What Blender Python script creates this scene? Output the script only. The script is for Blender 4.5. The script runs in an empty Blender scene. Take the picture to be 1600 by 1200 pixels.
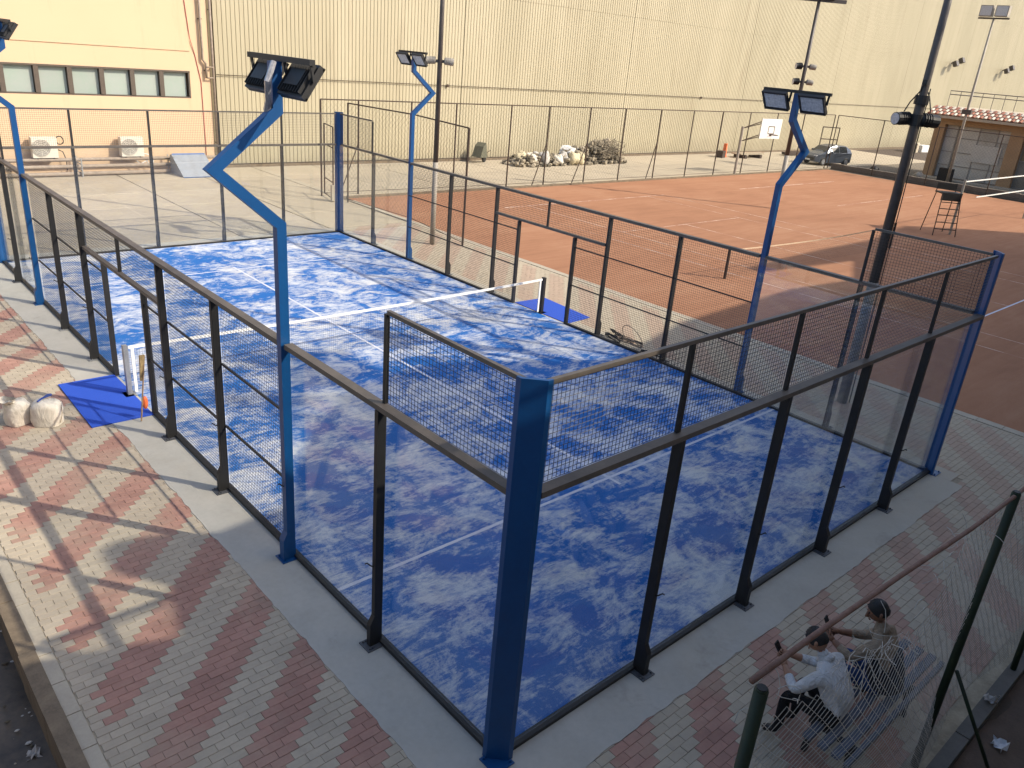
import bpy, math, random
from mathutils import Vector, Matrix, Quaternion
R = math.radians
rng = random.Random(7)
SC = bpy.context.scene
COL = SC.collection

# ------------------------------------------------------------------ camera, sky, sun, exposure
cam_d = bpy.data.cameras.new("camera")
cam = bpy.data.objects.new("camera", cam_d); COL.objects.link(cam)
cam_d.sensor_width = 36.0
cam_d.lens = 27.897
cam_d.clip_start = 0.1
cam_d.clip_end = 2000.0
rx, ry, rz = Vector((0.744408, -0.662788, 0.081045)), Vector((0.201577, 0.338777, 0.91902)), Vector((-0.636571, -0.667789, 0.385791))
CAM = Vector((-4.0138, -3.9605, 6.2157))
M = Matrix((rx, ry, rz)).transposed().to_4x4(); M.translation = CAM
cam.matrix_world = M
SC.camera = cam

SUN = Vector((0.775, -1.06, 1.0)).normalized()
world = bpy.data.worlds.new("World"); SC.world = world
world.use_nodes = True
wn = world.node_tree
bg = wn.nodes["Background"]
sky = wn.nodes.new("ShaderNodeTexSky"); sky.sky_type = 'NISHITA'; sky.sun_disc = False
sky.sun_elevation = math.asin(SUN.z); sky.sun_rotation = math.atan2(SUN.x, SUN.y)
sky.air_density = 1.0; sky.dust_density = 2.6; sky.ozone_density = 0.9
wn.links.new(sky.outputs[0], bg.inputs[0]); bg.inputs[1].default_value = 0.15
sl = bpy.data.lights.new("sun", 'SUN'); sl.energy = 3.2; sl.angle = R(0.55); sl.color = (1.0, 0.895, 0.725)
so = bpy.data.objects.new("sun", sl); COL.objects.link(so)
so.rotation_euler = SUN.to_track_quat('Z', 'Y').to_euler()
SC.view_settings.view_transform = 'Standard'; SC.view_settings.look = 'None'
SC.view_settings.gamma = 1.0; SC.view_settings.exposure = 0.78
SC.view_settings.use_curve_mapping = False
SC.cycles.max_bounces = 8; SC.cycles.transparent_max_bounces = 48
SC.cycles.diffuse_bounces = 4; SC.cycles.glossy_bounces = 3

# ------------------------------------------------------------------ materials
MATS = {}
def new_mat(name):
    m = bpy.data.materials.new(name); m.use_nodes = True
    nt = m.node_tree
    return m, nt, nt.nodes["Principled BSDF"]
def N(nt, typ, **kw):
    n = nt.nodes.new(typ)
    for k, v in kw.items(): setattr(n, k, v)
    return n
def noise(nt, scale, detail=5, rough=0.55, dist=0.0, vec=None):
    n = N(nt, "ShaderNodeTexNoise"); n.inputs["Scale"].default_value = scale
    n.inputs["Detail"].default_value = detail; n.inputs["Roughness"].default_value = rough
    n.inputs["Distortion"].default_value = dist
    if vec is not None: nt.links.new(vec, n.inputs["Vector"])
    return n.outputs["Fac"]
def ramp(nt, fac, stops):
    n = N(nt, "ShaderNodeValToRGB")
    el = n.color_ramp.elements
    while len(el) < len(stops): el.new(0.5)
    for e, (p, c) in zip(el, stops):
        e.position = p; e.color = (c, c, c, 1) if isinstance(c, (int, float)) else (*c, 1)
    nt.links.new(fac, n.inputs[0]); return n.outputs[0]
def mixc(nt, fac, a, b, blend='MIX'):
    n = N(nt, "ShaderNodeMix", data_type='RGBA', blend_type=blend)
    for sock, v in ((n.inputs[0], fac), (n.inputs[6], a), (n.inputs[7], b)):
        if hasattr(v, "is_linked"): nt.links.new(v, sock)
        elif isinstance(v, (int, float)): sock.default_value = v
        else: sock.default_value = (*v, 1)
    return n.outputs[2]
def mathn(nt, op, a, b=0.0):
    n = N(nt, "ShaderNodeMath", operation=op)
    for s, v in ((n.inputs[0], a), (n.inputs[1], b)):
        if hasattr(v, "is_linked"): nt.links.new(v, s)
        else: s.default_value = v
    return n.outputs[0]
def objpos(nt):
    return N(nt, "ShaderNodeTexCoord").outputs["Object"]
def worldpos(nt):
    return N(nt, "ShaderNodeNewGeometry").outputs["Position"]
def mapped(nt, vec, scale=(1, 1, 1), rot=(0, 0, 0)):
    n = N(nt, "ShaderNodeMapping"); n.inputs["Scale"].default_value = scale; n.inputs["Rotation"].default_value = rot
    nt.links.new(vec, n.inputs["Vector"]); return n.outputs[0]
def bump(nt, bsdf, h, strength=0.3, dist=0.01):
    n = N(nt, "ShaderNodeBump"); n.inputs["Strength"].default_value = strength; n.inputs["Distance"].default_value = dist
    nt.links.new(h, n.inputs["Height"]); nt.links.new(n.outputs[0], bsdf.inputs["Normal"])
def mat(name, col, rough=0.6, metal=0.0, var=0.15, scale=6.0, bmp=0.0, col2=None, spec=0.5, world_coords=False, island=0.0, dust=0.0):
    """plain surface with grain, blotches and a little relief"""
    if name in MATS: return MATS[name]
    m, nt, b = new_mat(name)
    v = worldpos(nt) if world_coords else objpos(nt)
    n1 = noise(nt, scale, 6, 0.6, 0.3, v)
    n2 = noise(nt, scale * 9, 3, 0.6, 0.0, v)
    f = mathn(nt, 'ADD', mathn(nt, 'MULTIPLY', n1, 0.7), mathn(nt, 'MULTIPLY', n2, 0.3))
    dark = col2 if col2 else tuple(c * (1 - var) for c in col)
    lite = col if col2 else tuple(min(1, c * (1 + var)) for c in col)
    c = mixc(nt, ramp(nt, f, [(0.3, 0.0), (0.7, 1.0)]), dark, lite)
    if island:
        g = N(nt, "ShaderNodeNewGeometry")
        oi = N(nt, "ShaderNodeObjectInfo")
        r = mathn(nt, 'FRACT', mathn(nt, 'ADD', g.outputs["Random Per Island"], oi.outputs["Random"]))
        k = mathn(nt, 'ADD', mathn(nt, 'MULTIPLY', r, 2 * island), 1 - island)
        cc = N(nt, "ShaderNodeCombineColor")
        for i in range(3): nt.links.new(k, cc.inputs[i])
        c = mixc(nt, 1.0, c, cc.outputs[0], 'MULTIPLY')
    if dust:
        wp = worldpos(nt)
        k1 = ramp(nt, noise(nt, 0.55, 7, 0.68, 0.6, wp), [(0.46, 0.0), (0.72, dust)])
        sx = N(nt, "ShaderNodeSeparateXYZ"); nt.links.new(wp, sx.inputs[0])
        # more blown clay dust and sand towards the clay side of the walk
        k0 = ramp(nt, mathn(nt, 'ADD', mathn(nt, 'MULTIPLY', sx.outputs[0], 0.06), mathn(nt, 'MULTIPLY', noise(nt, 1.2, 6, 0.7, 0.5, wp), 0.4)), [(0.35, 0.0), (0.85, 0.62)])
        k1 = mathn(nt, 'MAXIMUM', k1, k0)
        c = mixc(nt, k1, c, (0.40, 0.345, 0.255))
        k2 = ramp(nt, noise(nt, 0.9, 6, 0.7, 1.0, wp), [(0.60, 0.0), (0.74, 0.35)])
        c = mixc(nt, k2, c, (0.17, 0.15, 0.125))
    nt.links.new(c, b.inputs["Base Color"])
    b.inputs["Roughness"].default_value = rough; b.inputs["Metallic"].default_value = metal
    b.inputs["Specular IOR Level"].default_value = spec
    if bmp: bump(nt, b, n2, bmp, 0.004)
    MATS[name] = m; return m

BLACK = mat("black_painted_steel", (0.012, 0.012, 0.013), 0.55, var=0.3, bmp=0.05)
BROWNB = mat("weathered_rail_paint", (0.125, 0.105, 0.088), 0.5, var=0.4, scale=3, col2=(0.06, 0.052, 0.046))
PLATE = mat("dark_steel_plate", (0.075, 0.08, 0.09), 0.5, var=0.3)
BLUE = mat("blue_painted_steel", (0.001, 0.066, 0.215), 0.42, scale=3, bmp=.06, col2=(0.002, 0.050, 0.17))
WIRE = mat("black_wire", (0.02, 0.02, 0.022), 0.5)
GALV = mat("galvanised_steel", (0.35, 0.36, 0.37), 0.45, metal=0.6, var=0.2)
CONC = mat("grey_concrete", (0.44, 0.425, 0.385), 0.9, var=0.16, scale=1.6, bmp=0.25, col2=(0.345, 0.335, 0.30), world_coords=True, dust=0.3)
BRICKR = mat("red_paver", (0.40, 0.225, 0.175), 0.9, scale=2.2, bmp=0.35, col2=(0.29, 0.16, 0.128), world_coords=True, island=0.10, dust=0.55)
BRICKG = mat("grey_paver", (0.445, 0.382, 0.293), 0.9, scale=2.2, bmp=0.35, col2=(0.35, 0.30, 0.232), world_coords=True, island=0.08, dust=0.45)
SANDJ = mat("joint_sand", (0.34, 0.29, 0.21), 0.95, var=0.35, scale=4, bmp=0.3, world_coords=True)
SLAB = mat("tan_concrete_slab", (0.43, 0.365, 0.27), 0.9, scale=0.6, bmp=0.2, col2=(0.31, 0.265, 0.20), world_coords=True, island=0.07, dust=0.3)
DIRT = mat("brown_dirt", (0.10, 0.072, 0.05), 0.95, scale=3, bmp=0.8, col2=(0.055, 0.042, 0.033), world_coords=True)
WETDIRT = mat("dark_wet_dirt", (0.15, 0.115, 0.08), 0.55, scale=1.3, bmp=0.8, col2=(0.022, 0.022, 0.023), world_coords=True)
KERBB = mat("brown_stained_kerb", (0.22, 0.17, 0.115), 0.9, scale=5, bmp=0.4, col2=(0.10, 0.078, 0.055), world_coords=True)
GREEN = mat("dark_green_paint", (0.008, 0.020, 0.006), 0.62, var=0.4, scale=4, bmp=0.05)
RUST = mat("rusty_pipe", (0.25, 0.15, 0.115), 0.8, scale=7, bmp=0.3, col2=(0.12, 0.05, 0.03))
RUSTY = mat("rusty_fence_paint", (0.075, 0.045, 0.03), 0.7, scale=5, col2=(0.03, 0.022, 0.018))
POLE = mat("brown_grey_pole", (0.075, 0.062, 0.055), 0.5, var=0.35, scale=2)
POLEL = mat("pale_pole_paint", (0.31, 0.28, 0.235), 0.6, var=0.25, scale=3)
WHITE = mat("white_paint", (0.68, 0.68, 0.66), 0.6, var=0.06)
LINE = mat("white_line", (0.70, 0.70, 0.72), 0.85, scale=2.5, col2=(0.45, 0.50, 0.66), world_coords=True)
TAPE = mat("white_net_tape", (0.82, 0.82, 0.80), 0.7, var=0.05)
MATB = mat("plain_blue_turf", (0.018, 0.085, 0.52), 0.85, scale=40, bmp=0.6, col2=(0.012, 0.062, 0.42), world_coords=True)
def sack_mat():
    m, nt, b = new_mat("white_woven_sack"); p = objpos(nt)
    w = noise(nt, 5.5, 5, 0.6, 2.4, mapped(nt, p, (1, 1, .5)))
    w2 = noise(nt, 120, 2, 0.5, 0, p)
    c = mixc(nt, ramp(nt, w, [(.35, 0.0), (.6, 1.0)]), (0.60, 0.55, 0.46), (0.72, 0.67, 0.58))
    nt.links.new(c, b.inputs["Base Color"]); b.inputs["Roughness"].default_value = 0.8
    bump(nt, b, mathn(nt, 'ADD', w, mathn(nt, 'MULTIPLY', w2, .05)), 0.8, 0.035); return m
SACK = sack_mat()
PEACH = mat("peach_render", (0.72, 0.54, 0.33), 0.9, scale=0.5, bmp=0.1, col2=(0.67, 0.495, 0.295), world_coords=True)
BROWNF = mat("brown_window_frame", (0.09, 0.07, 0.055), 0.5)
DARK = mat("dark_rubber", (0.012, 0.012, 0.012), 0.6)
WOOD = mat("old_wood", (0.30, 0.20, 0.12), 0.8, scale=6, bmp=0.3)
BENCHB = mat("worn_blue_bench_paint", (0.13, 0.145, 0.175), 0.8, scale=8, bmp=0.3, col2=(0.05, 0.065, 0.10))
ORANGE = mat("orange_plastic", (0.75, 0.16, 0.05), 0.5)
PIPEC = mat("grey_brown_pipe", (0.25, 0.20, 0.155), 0.6, var=0.3)
TILE = mat("terracotta_tile", (0.40, 0.17, 0.11), 0.8, scale=8, col2=(0.27, 0.11, 0.07), island=0.2)
TILEP = mat("pale_tile", (0.66, 0.58, 0.47), 0.8, scale=8, island=0.1)
KTAN = mat("tan_kiosk_render", (0.42, 0.275, 0.155), 0.9, scale=1.2, col2=(0.33, 0.21, 0.115), world_coords=True)
FROST = mat("dirty_frosted_pane", (0.50, 0.48, 0.43), 0.5, scale=1.5, col2=(0.36, 0.34, 0.30), island=0.15, world_coords=True)
TEALP = mat("pale_teal_pane", (0.29, 0.36, 0.315), 0.25, scale=1.2, col2=(0.335, 0.36, 0.345), world_coords=True, island=0.05)

def glass_mat():
    m, nt, b = new_mat("clear_glass"); nt.nodes.remove(b)
    tr = N(nt, "ShaderNodeBsdfTransparent"); tr.inputs[0].default_value = (0.965, 0.98, 0.982, 1)
    gl = N(nt, "ShaderNodeBsdfGlossy"); gl.inputs["Roughness"].default_value = 0.0
    lw = N(nt, "ShaderNodeLayerWeight"); lw.inputs[0].default_value = 0.5
    sch = mathn(nt, 'ADD', mathn(nt, 'MULTIPLY', mathn(nt, 'POWER', lw.outputs["Facing"], 5.0), 0.95), 0.062)
    # a light film of dust on the pane
    df = N(nt, "ShaderNodeBsdfDiffuse"); df.inputs[0].default_value = (0.6, 0.58, 0.54, 1)
    dn = ramp(nt, noise(nt, 1.3, 6, 0.65, 0.6, worldpos(nt)), [(0.40, 0.006), (0.8, 0.05)])
    mx = N(nt, "ShaderNodeMixShader"); nt.links.new(dn, mx.inputs[0]); nt.links.new(tr.outputs[0], mx.inputs[1]); nt.links.new(df.outputs[0], mx.inputs[2])
    mix = N(nt, "ShaderNodeMixShader"); nt.links.new(sch, mix.inputs[0])
    nt.links.new(mx.outputs[0], mix.inputs[1]); nt.links.new(gl.outputs[0], mix.inputs[2])
    nt.links.new(mix.outputs[0], nt.nodes["Material Output"].inputs[0]); return m
GLASS = glass_mat()

def turf_mat():
    """blue artificial grass with quartz sand brushed over it in patches"""
    m, nt, b = new_mat("sanded_blue_turf")
    p = worldpos(nt)
    big = noise(nt, 0.42, 3, 0.5, 0.8, p)
    mid = noise(nt, 1.35, 10, 0.72, 0.7, p)
    st1 = noise(nt, 2.4, 8, 0.72, 1.8, mapped(nt, p, (0.7, 1.9, 1), (0, 0, R(28))))
    st2 = noise(nt, 6.0, 6, 0.66, 1.8, mapped(nt, p, (0.4, 2.4, 1), (0, 0, R(-38))))
    speck = noise(nt, 26, 4, 0.7, 0.3, p)
    fine = noise(nt, 75, 3, 0.6, 0, p)
    f = mathn(nt, 'ADD', mathn(nt, 'MULTIPLY', big, 0.14), mathn(nt, 'MULTIPLY', mid, 0.40))
    f = mathn(nt, 'ADD', f, mathn(nt, 'MULTIPLY', st1, 0.23))
    f = mathn(nt, 'ADD', f, mathn(nt, 'MULTIPLY', st2, 0.11))
    f = mathn(nt, 'ADD', f, mathn(nt, 'MULTIPLY', speck, 0.07))
    f = mathn(nt, 'ADD', f, mathn(nt, 'MULTIPLY', fine, 0.05))
    # sand brushed up against the walls and thinner in the middle of the boxes
    k = ramp(nt, f, [(0.470, 0.0), (0.509, 0.52), (0.560, 1.0)])
    blue = mixc(nt, fine, (0.015, 0.102, 0.34), (0.028, 0.150, 0.46))
    warm = ramp(nt, noise(nt, 0.9, 4, 0.6, 0.4, p), [(0.45, (0.62, 0.63, 0.645)), (0.66, (0.66, 0.63, 0.58))])
    sand = mixc(nt, mathn(nt, 'MULTIPLY', speck, 0.30), warm, (0.20, 0.33, 0.54))
    nt.links.new(mixc(nt, k, blue, sand), b.inputs["Base Color"])
    b.inputs["Roughness"].default_value = 0.92; b.inputs["Specular IOR Level"].default_value = 0.15
    bump(nt, b, fine, 0.5, 0.006); return m
TURF = turf_mat()

def clay_mat():
    m, nt, b = new_mat("red_clay")
    p = worldpos(nt)
    n1 = noise(nt, 0.22, 6, 0.6, 0.5, p)
    n2 = noise(nt, 0.9, 7, 0.7, 1.0, mapped(nt, p, (0.5, 1.6, 1), (0, 0, R(12))))
    n3 = noise(nt, 30, 4, 0.6, 0, p)
    n4 = noise(nt, 0.8, 6, 0.65, 1.5, mapped(nt, p, (0.12, 2.6, 1), (0, 0, R(-7))))
    f = mathn(nt, 'ADD', mathn(nt, 'ADD', mathn(nt, 'MULTIPLY', n1, 0.36), mathn(nt, 'MULTIPLY', n2, 0.34)), mathn(nt, 'MULTIPLY', n4, 0.30))
    c = ramp(nt, f, [(0.33, (0.27, 0.138, 0.082)), (0.5, (0.36, 0.188, 0.112)), (0.68, (0.43, 0.25, 0.155))])
    c = mixc(nt, mathn(nt, 'MULTIPLY', n3, 0.35), c, (0.20, 0.085, 0.05))
    nt.links.new(c, b.inputs["Base Color"]); b.inputs["Roughness"].default_value = 0.95
    b.inputs["Specular IOR Level"].default_value = 0.1
    bump(nt, b, n3, 0.4, 0.01); return m
CLAY = clay_mat()
def worn_line_mat():
    m, nt, b = new_mat("worn_clay_line")
    k = ramp(nt, noise(nt, 1.1, 7, 0.75, 0.5, worldpos(nt)), [(0.42, 0.0), (0.60, 1.0)])
    nt.links.new(mixc(nt, k, (0.34, 0.17, 0.11), (0.62, 0.47, 0.38)), b.inputs["Base Color"])
    b.inputs["Roughness"].default_value = 0.95; return m
WORN = worn_line_mat()
def hall_mat():
    m, nt, b = new_mat("cream_ribbed_sheet")
    p = worldpos(nt)
    v = noise(nt, 0.35, 5, 0.6, 0.4, mapped(nt, p, (1.0, 1.0, 0.22)))
    c = ramp(nt, v, [(0.35, (0.37, 0.33, 0.225)), (0.62, (0.42, 0.375, 0.262))])
    s = N(nt, "ShaderNodeSeparateXYZ"); nt.links.new(p, s.inputs[0])
    # rain and dust marks climbing from the foot of the sheet
    h = mathn(nt, 'ADD', s.outputs[2], mathn(nt, 'MULTIPLY', noise(nt, 1.4, 5, 0.65, 0, p), 1.6))
    low = ramp(nt, mathn(nt, 'MULTIPLY', h, 0.25), [(0.2, 0.45), (0.52, 0.0)])
    c = mixc(nt, low, c, (0.24, 0.205, 0.14))
    k3 = ramp(nt, noise(nt, 1.3, 6, 0.7, 0.2, mapped(nt, p, (1.0, 1.0, 0.10))), [(0.55, 0.0), (0.75, 0.5)])
    c = mixc(nt, k3, c, (0.27, 0.225, 0.145))
    nt.links.new(c, b.inputs["Base Color"]); b.inputs["Roughness"].default_value = 0.55
    return m
HALL = hall_mat()
def stain_mat():
    m, nt, b = new_mat("streaked_peach_render")
    p = worldpos(nt)
    st = noise(nt, 1.0, 6, 0.7, 0.2, mapped(nt, p, (1.6, 1.6, 0.16)))
    sp = noise(nt, 0.6, 5, 0.6, 0.3, p)
    k = mathn(nt, 'MULTIPLY', ramp(nt, st, [(0.56, 0.0), (0.72, 0.55)]), ramp(nt, sp, [(0.4, 0.0), (0.6, 1.0)]))
    c = mixc(nt, noise(nt, 0.5, 4, 0.5, 0, p), (0.56, 0.402, 0.262), (0.60, 0.437, 0.288))
    c = mixc(nt, k, c, (0.43, 0.33, 0.215))
    nt.links.new(c, b.inputs["Base Color"]); b.inputs["Roughness"].default_value = 0.9
    bump(nt, b, noise(nt, 20, 4, 0.6, 0, p), 0.1, 0.01); return m
PEACHS = stain_mat()
def lens_mat():
    m, nt, b = new_mat("floodlight_lens")
    b.inputs["Base Color"].default_value = (0.45, 0.46, 0.48, 1); b.inputs["Roughness"].default_value = 0.12
    nt.links.new(ramp(nt, noise(nt, 25, 2, 0.5, 0, objpos(nt)), [(0.3, (0.35, 0.36, 0.38)), (0.7, (0.55, 0.56, 0.58))]), b.inputs["Base Color"]); return m
LENS = lens_mat()
def leaf_mat():
    m, nt, b = new_mat("tree_leaf")
    g = N(nt, "ShaderNodeNewGeometry")
    nt.links.new(ramp(nt, g.outputs["Random Per Island"], [(0.0, (0.025, 0.05, 0.015)), (1.0, (0.07, 0.11, 0.03))]), b.inputs["Base Color"])
    b.inputs["Roughness"].default_value = 0.6; return m
LEAF = leaf_mat()

# ------------------------------------------------------------------ mesh helpers
class MB:
    def __init__(s): s.v = []; s.f = []; s.m = []
    def add(s, vs, fs, mi=0):
        o = len(s.v); s.v += [tuple(v) for v in vs]; s.f += [tuple(i + o for i in f) for f in fs]; s.m += [mi] * len(fs); return s
    def box(s, c, d, rot=None, mi=0):
        c = Vector(c); h = Vector(d) / 2
        vs = [Vector((x * h.x, y * h.y, z * h.z)) for x in (-1, 1) for y in (-1, 1) for z in (-1, 1)]
        if rot is not None: vs = [rot @ v for v in vs]
        return s.add([c + v for v in vs], [(0, 1, 3, 2), (4, 6, 7, 5), (0, 4, 5, 1), (2, 3, 7, 6), (0, 2, 6, 4), (1, 5, 7, 3)], mi)
    def span(s, a, b, mi=0):
        a = Vector(a); b = Vector(b); return s.box((a + b) / 2, [abs(x) for x in (b - a)], None, mi)
    def bar(s, p, q, w, h, up=(0, 0, 1), mi=0):
        p = Vector(p); q = Vector(q); d = (q - p); L = d.length; d.normalize(); up = Vector(up)
        if abs(d.dot(up)) > 0.98: up = Vector((0, 1, 0))
        sx = d.cross(up).normalized(); u = sx.cross(d)
        m = Matrix((sx, d, u)).transposed()
        return s.box((p + q) / 2, (w, L, h), m, mi)
    def tube(s, pts, r, n=8, mi=0, cap=True):
        pts = [Vector(p) for p in pts]; rs = r if isinstance(r, (list, tuple)) else [r] * len(pts)
        rings = []; prev = None
        for i, p in enumerate(pts):
            d = (pts[min(i + 1, len(pts) - 1)] - pts[max(i - 1, 0)]).normalized()
            a = prev if prev is not None else (Vector((0, 0, 1)) if abs(d.z) < 0.9 else Vector((1, 0, 0)))
            a = (a - d * a.dot(d)).normalized(); prev = a; b = d.cross(a)
            rings.append([p + (a * math.cos(2 * math.pi * k / n) + b * math.sin(2 * math.pi * k / n)) * rs[i] for k in range(n)])
        vs = [v for rg in rings for v in rg]; fs = []
        for i in range(len(pts) - 1):
            for k in range(n): fs.append((i * n + k, i * n + (k + 1) % n, (i + 1) * n + (k + 1) % n, (i + 1) * n + k))
        if cap: fs += [tuple(range(n - 1, -1, -1)), tuple((len(pts) - 1) * n + k for k in range(n))]
        return s.add(vs, fs, mi)
    def wire(s, p, q, r, mi=0): return s.tube([p, q], r, 3, mi, False)
    def prism(s, poly, axis, a, b, mi=0):
        """poly: 2D outline; extruded along axis from a to b"""
        def pt(u, v, w): return {'x': (w, u, v), 'y': (u, w, v), 'z': (u, v, w)}[axis]
        n = len(poly); vs = [pt(u, v, a) for u, v in poly] + [pt(u, v, b) for u, v in poly]
        fs = [tuple(range(n - 1, -1, -1)), tuple(range(n, 2 * n))] + [(i, (i + 1) % n, n + (i + 1) % n, n + i) for i in range(n)]
        return s.add(vs, fs, mi)
    def sphere(s, c, r, nu=10, nv=7, mi=0, f=None):
        c = Vector(c); r = Vector((r, r, r)) if isinstance(r, (int, float)) else Vector(r)
        vs = []; fs = []
        for j in range(nv + 1):
            t = math.pi * j / nv
            for i in range(nu):
                a = 2 * math.pi * i / nu
                d = Vector((math.sin(t) * math.cos(a), math.sin(t) * math.sin(a), math.cos(t)))
                k = f(d) if f else 1.0
                vs.append(c + Vector((d.x * r.x, d.y * r.y, d.z * r.z)) * k)
        for j in range(nv):
            for i in range(nu): fs.append((j * nu + i, (j + 1) * nu + i, (j + 1) * nu + (i + 1) % nu, j * nu + (i + 1) % nu))
        return s.add(vs, fs, mi)
    def build(s, name, mats, parent=None, smooth=False, loc=None):
        me = bpy.data.meshes.new(name); me.from_pydata(s.v, [], s.f)
        for m in (mats if isinstance(mats, (list, tuple)) else [mats]): me.materials.append(m)
        if any(s.m): me.polygons.foreach_set("material_index", s.m)
        if smooth: me.polygons.foreach_set("use_smooth", [True] * len(me.polygons))
        me.update()
        o = bpy.data.objects.new(name, me); COL.objects.link(o)
        if parent is not None: o.parent = parent
        if loc is not None: o.location = loc
        return o
def inst(src, name, parent, loc, rz=0.0, scale=None):
    o = bpy.data.objects.new(name, src if isinstance(src, bpy.types.Mesh) else src.data); COL.objects.link(o)
    o.parent = parent; o.location = loc; o.rotation_euler = (0, 0, rz)
    if scale: o.scale = scale
    return o
def tag(o, label=None, cat=None, group=None, kind=None):
    if label: o["label"] = label
    if cat: o["category"] = cat
    if group: o["group"] = group
    if kind: o["kind"] = kind
    return o
def thing(name, label, cat, loc=(0, 0, 0), group=None, rz=0.0):
    o = bpy.data.objects.new(name, None); COL.objects.link(o); o.location = loc; o.rotation_euler = (0, 0, rz)
    o.empty_display_size = 0.1
    return tag(o, label, cat, group, "thing")
def structure(name, mb, m, **k): return tag(mb.build(name, m, **k), kind="structure")
def copy_tree(o, parent=None):
    c = o.copy(); COL.objects.link(c); c.parent = parent
    for ch in list(o.children): copy_tree(ch, c)
    return c
def chamfer_box(d, ch=0.008, bottom=False):
    """box standing on z=0 with chamfered top edges"""
    x, y, z = d[0] / 2, d[1] / 2, d[2]
    lo = [(-x, -y, 0), (x, -y, 0), (x, y, 0), (-x, y, 0)]
    md = [(a, b, z - ch) for a, b, _ in lo]
    tp = [(math.copysign(x - ch, a), math.copysign(y - ch, b), z) for a, b, _ in lo]
    fs = [(8, 9, 10, 11)]
    for i in range(4):
        j = (i + 1) % 4; fs += [(i, j, 4 + j, 4 + i), (4 + i, 4 + j, 8 + j, 8 + i)]
    return lo + md + tp, fs

# ------------------------------------------------------------------ ground
LOWX = -3.06
g = MB(); g.add([(LOWX, -260, -0.06), (420, -260, -0.06), (420, 320, -0.06), (LOWX, 320, -0.06)], [(0, 1, 2, 3)])
structure("ground", g, DIRT)
g = MB()                                   # sunken strip beyond the kerb, uneven
nx, ny = 24, 60
def lowz(x, y): return -0.42 + 0.06 * math.sin(x * 3.1 + y) * math.cos(y * 2.3) + 0.035 * math.sin(x * 9 + y * 7) + 0.10 * max(0, 1 - abs(y - 2.2) / 1.2) * (0.5 + 0.5 * math.sin(x * 6))
for i in range(nx + 1):
    for j in range(ny + 1):
        x = LOWX + 0.02 - i * 0.25; y = -4 + j * 0.6; g.v.append((x, y, lowz(x, y)))
for i in range(nx):
    for j in range(ny):
        a = i * (ny + 1) + j; g.f.append((a, a + 1, a + ny + 2, a + ny + 1)); g.m.append(0)
structure("sunken_ground", g, WETDIRT, smooth=True)
g = MB(); g.add([(-260, -260, -0.55), (LOWX, -260, -0.55), (LOWX, 320, -0.55), (-260, 320, -0.55)], [(0, 1, 2, 3)])
structure("lower_ground", g, DIRT)
kb = MB(); y = -6.0; prev = None
while y < 34:                               # kerb wall along the sunken strip, slightly wavy blocks
    j = rng.uniform(-.012, .012)
    kb.span((LOWX - 0.10 + j, y, -0.52), (LOWX + 0.06 + j, y + 0.992, 0.018 + rng.uniform(-.006, .006))); y += 1.0
structure("kerb", kb, KERBB)

# padel court: turf, lines, concrete border
c = MB(); c.add([(0, 0, .008), (10, 0, .008), (10, 20, .008), (0, 20, .008)], [(0, 1, 2, 3)])
court = structure("court", c, TURF)
def strip(x0, y0, x1, y1, z): return MB().add([(x0, y0, z), (x1, y0, z), (x1, y1, z), (x0, y1, z)], [(0, 1, 2, 3)])
for a in ((0.03, 3.02, 9.97, 3.075), (0.03, 16.92, 9.97, 16.975), (4.972, 2.80, 5.028, 3.018), (4.972, 3.077, 5.028, 16.918), (4.972, 16.977, 5.028, 17.2)):
    strip(*a, 0.012).build("painted_line", LINE, court)
bd = MB()
def wob(n, base, amp): return [base + amp * (rng.uniform(-1, 1) * 0.45 + math.sin(k * .31) * 0.25) for k in range(n)]
def border(p0, p1, inn, width):              # slab strip with an irregular outer edge
    p0 = Vector((*p0, 0)); p1 = Vector((*p1, 0)); inn = Vector((*inn, 0)); n = max(2, int((p1 - p0).length / 0.09))
    ws = wob(n + 1, width, 0.03)
    vs = []
    for k in range(n + 1):
        p = p0.lerp(p1, k / n); q = p - inn * ws[k]
        vs += [(p.x, p.y, .006), (q.x, q.y, .006), (q.x, q.y, -.03)]
    fs = []
    for k in range(n): a = 3 * k; fs += [(a, a + 3, a + 4, a + 1), (a + 1, a + 4, a + 5, a + 2)]
    bd.add(vs, fs)
border((-0.004, -0.66), (-0.004, 20.66), (1, 0), 0.68); border((10.004, 20.66), (10.004, -0.40), (-1, 0), 0.40)
border((9.999, -0.004), (0.001, -0.004), (0, 1), 0.60); border((0.001, 20.004), (9.999, 20.004), (0, -1), 0.62)
structure("concrete_border", bd, CONC)

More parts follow.
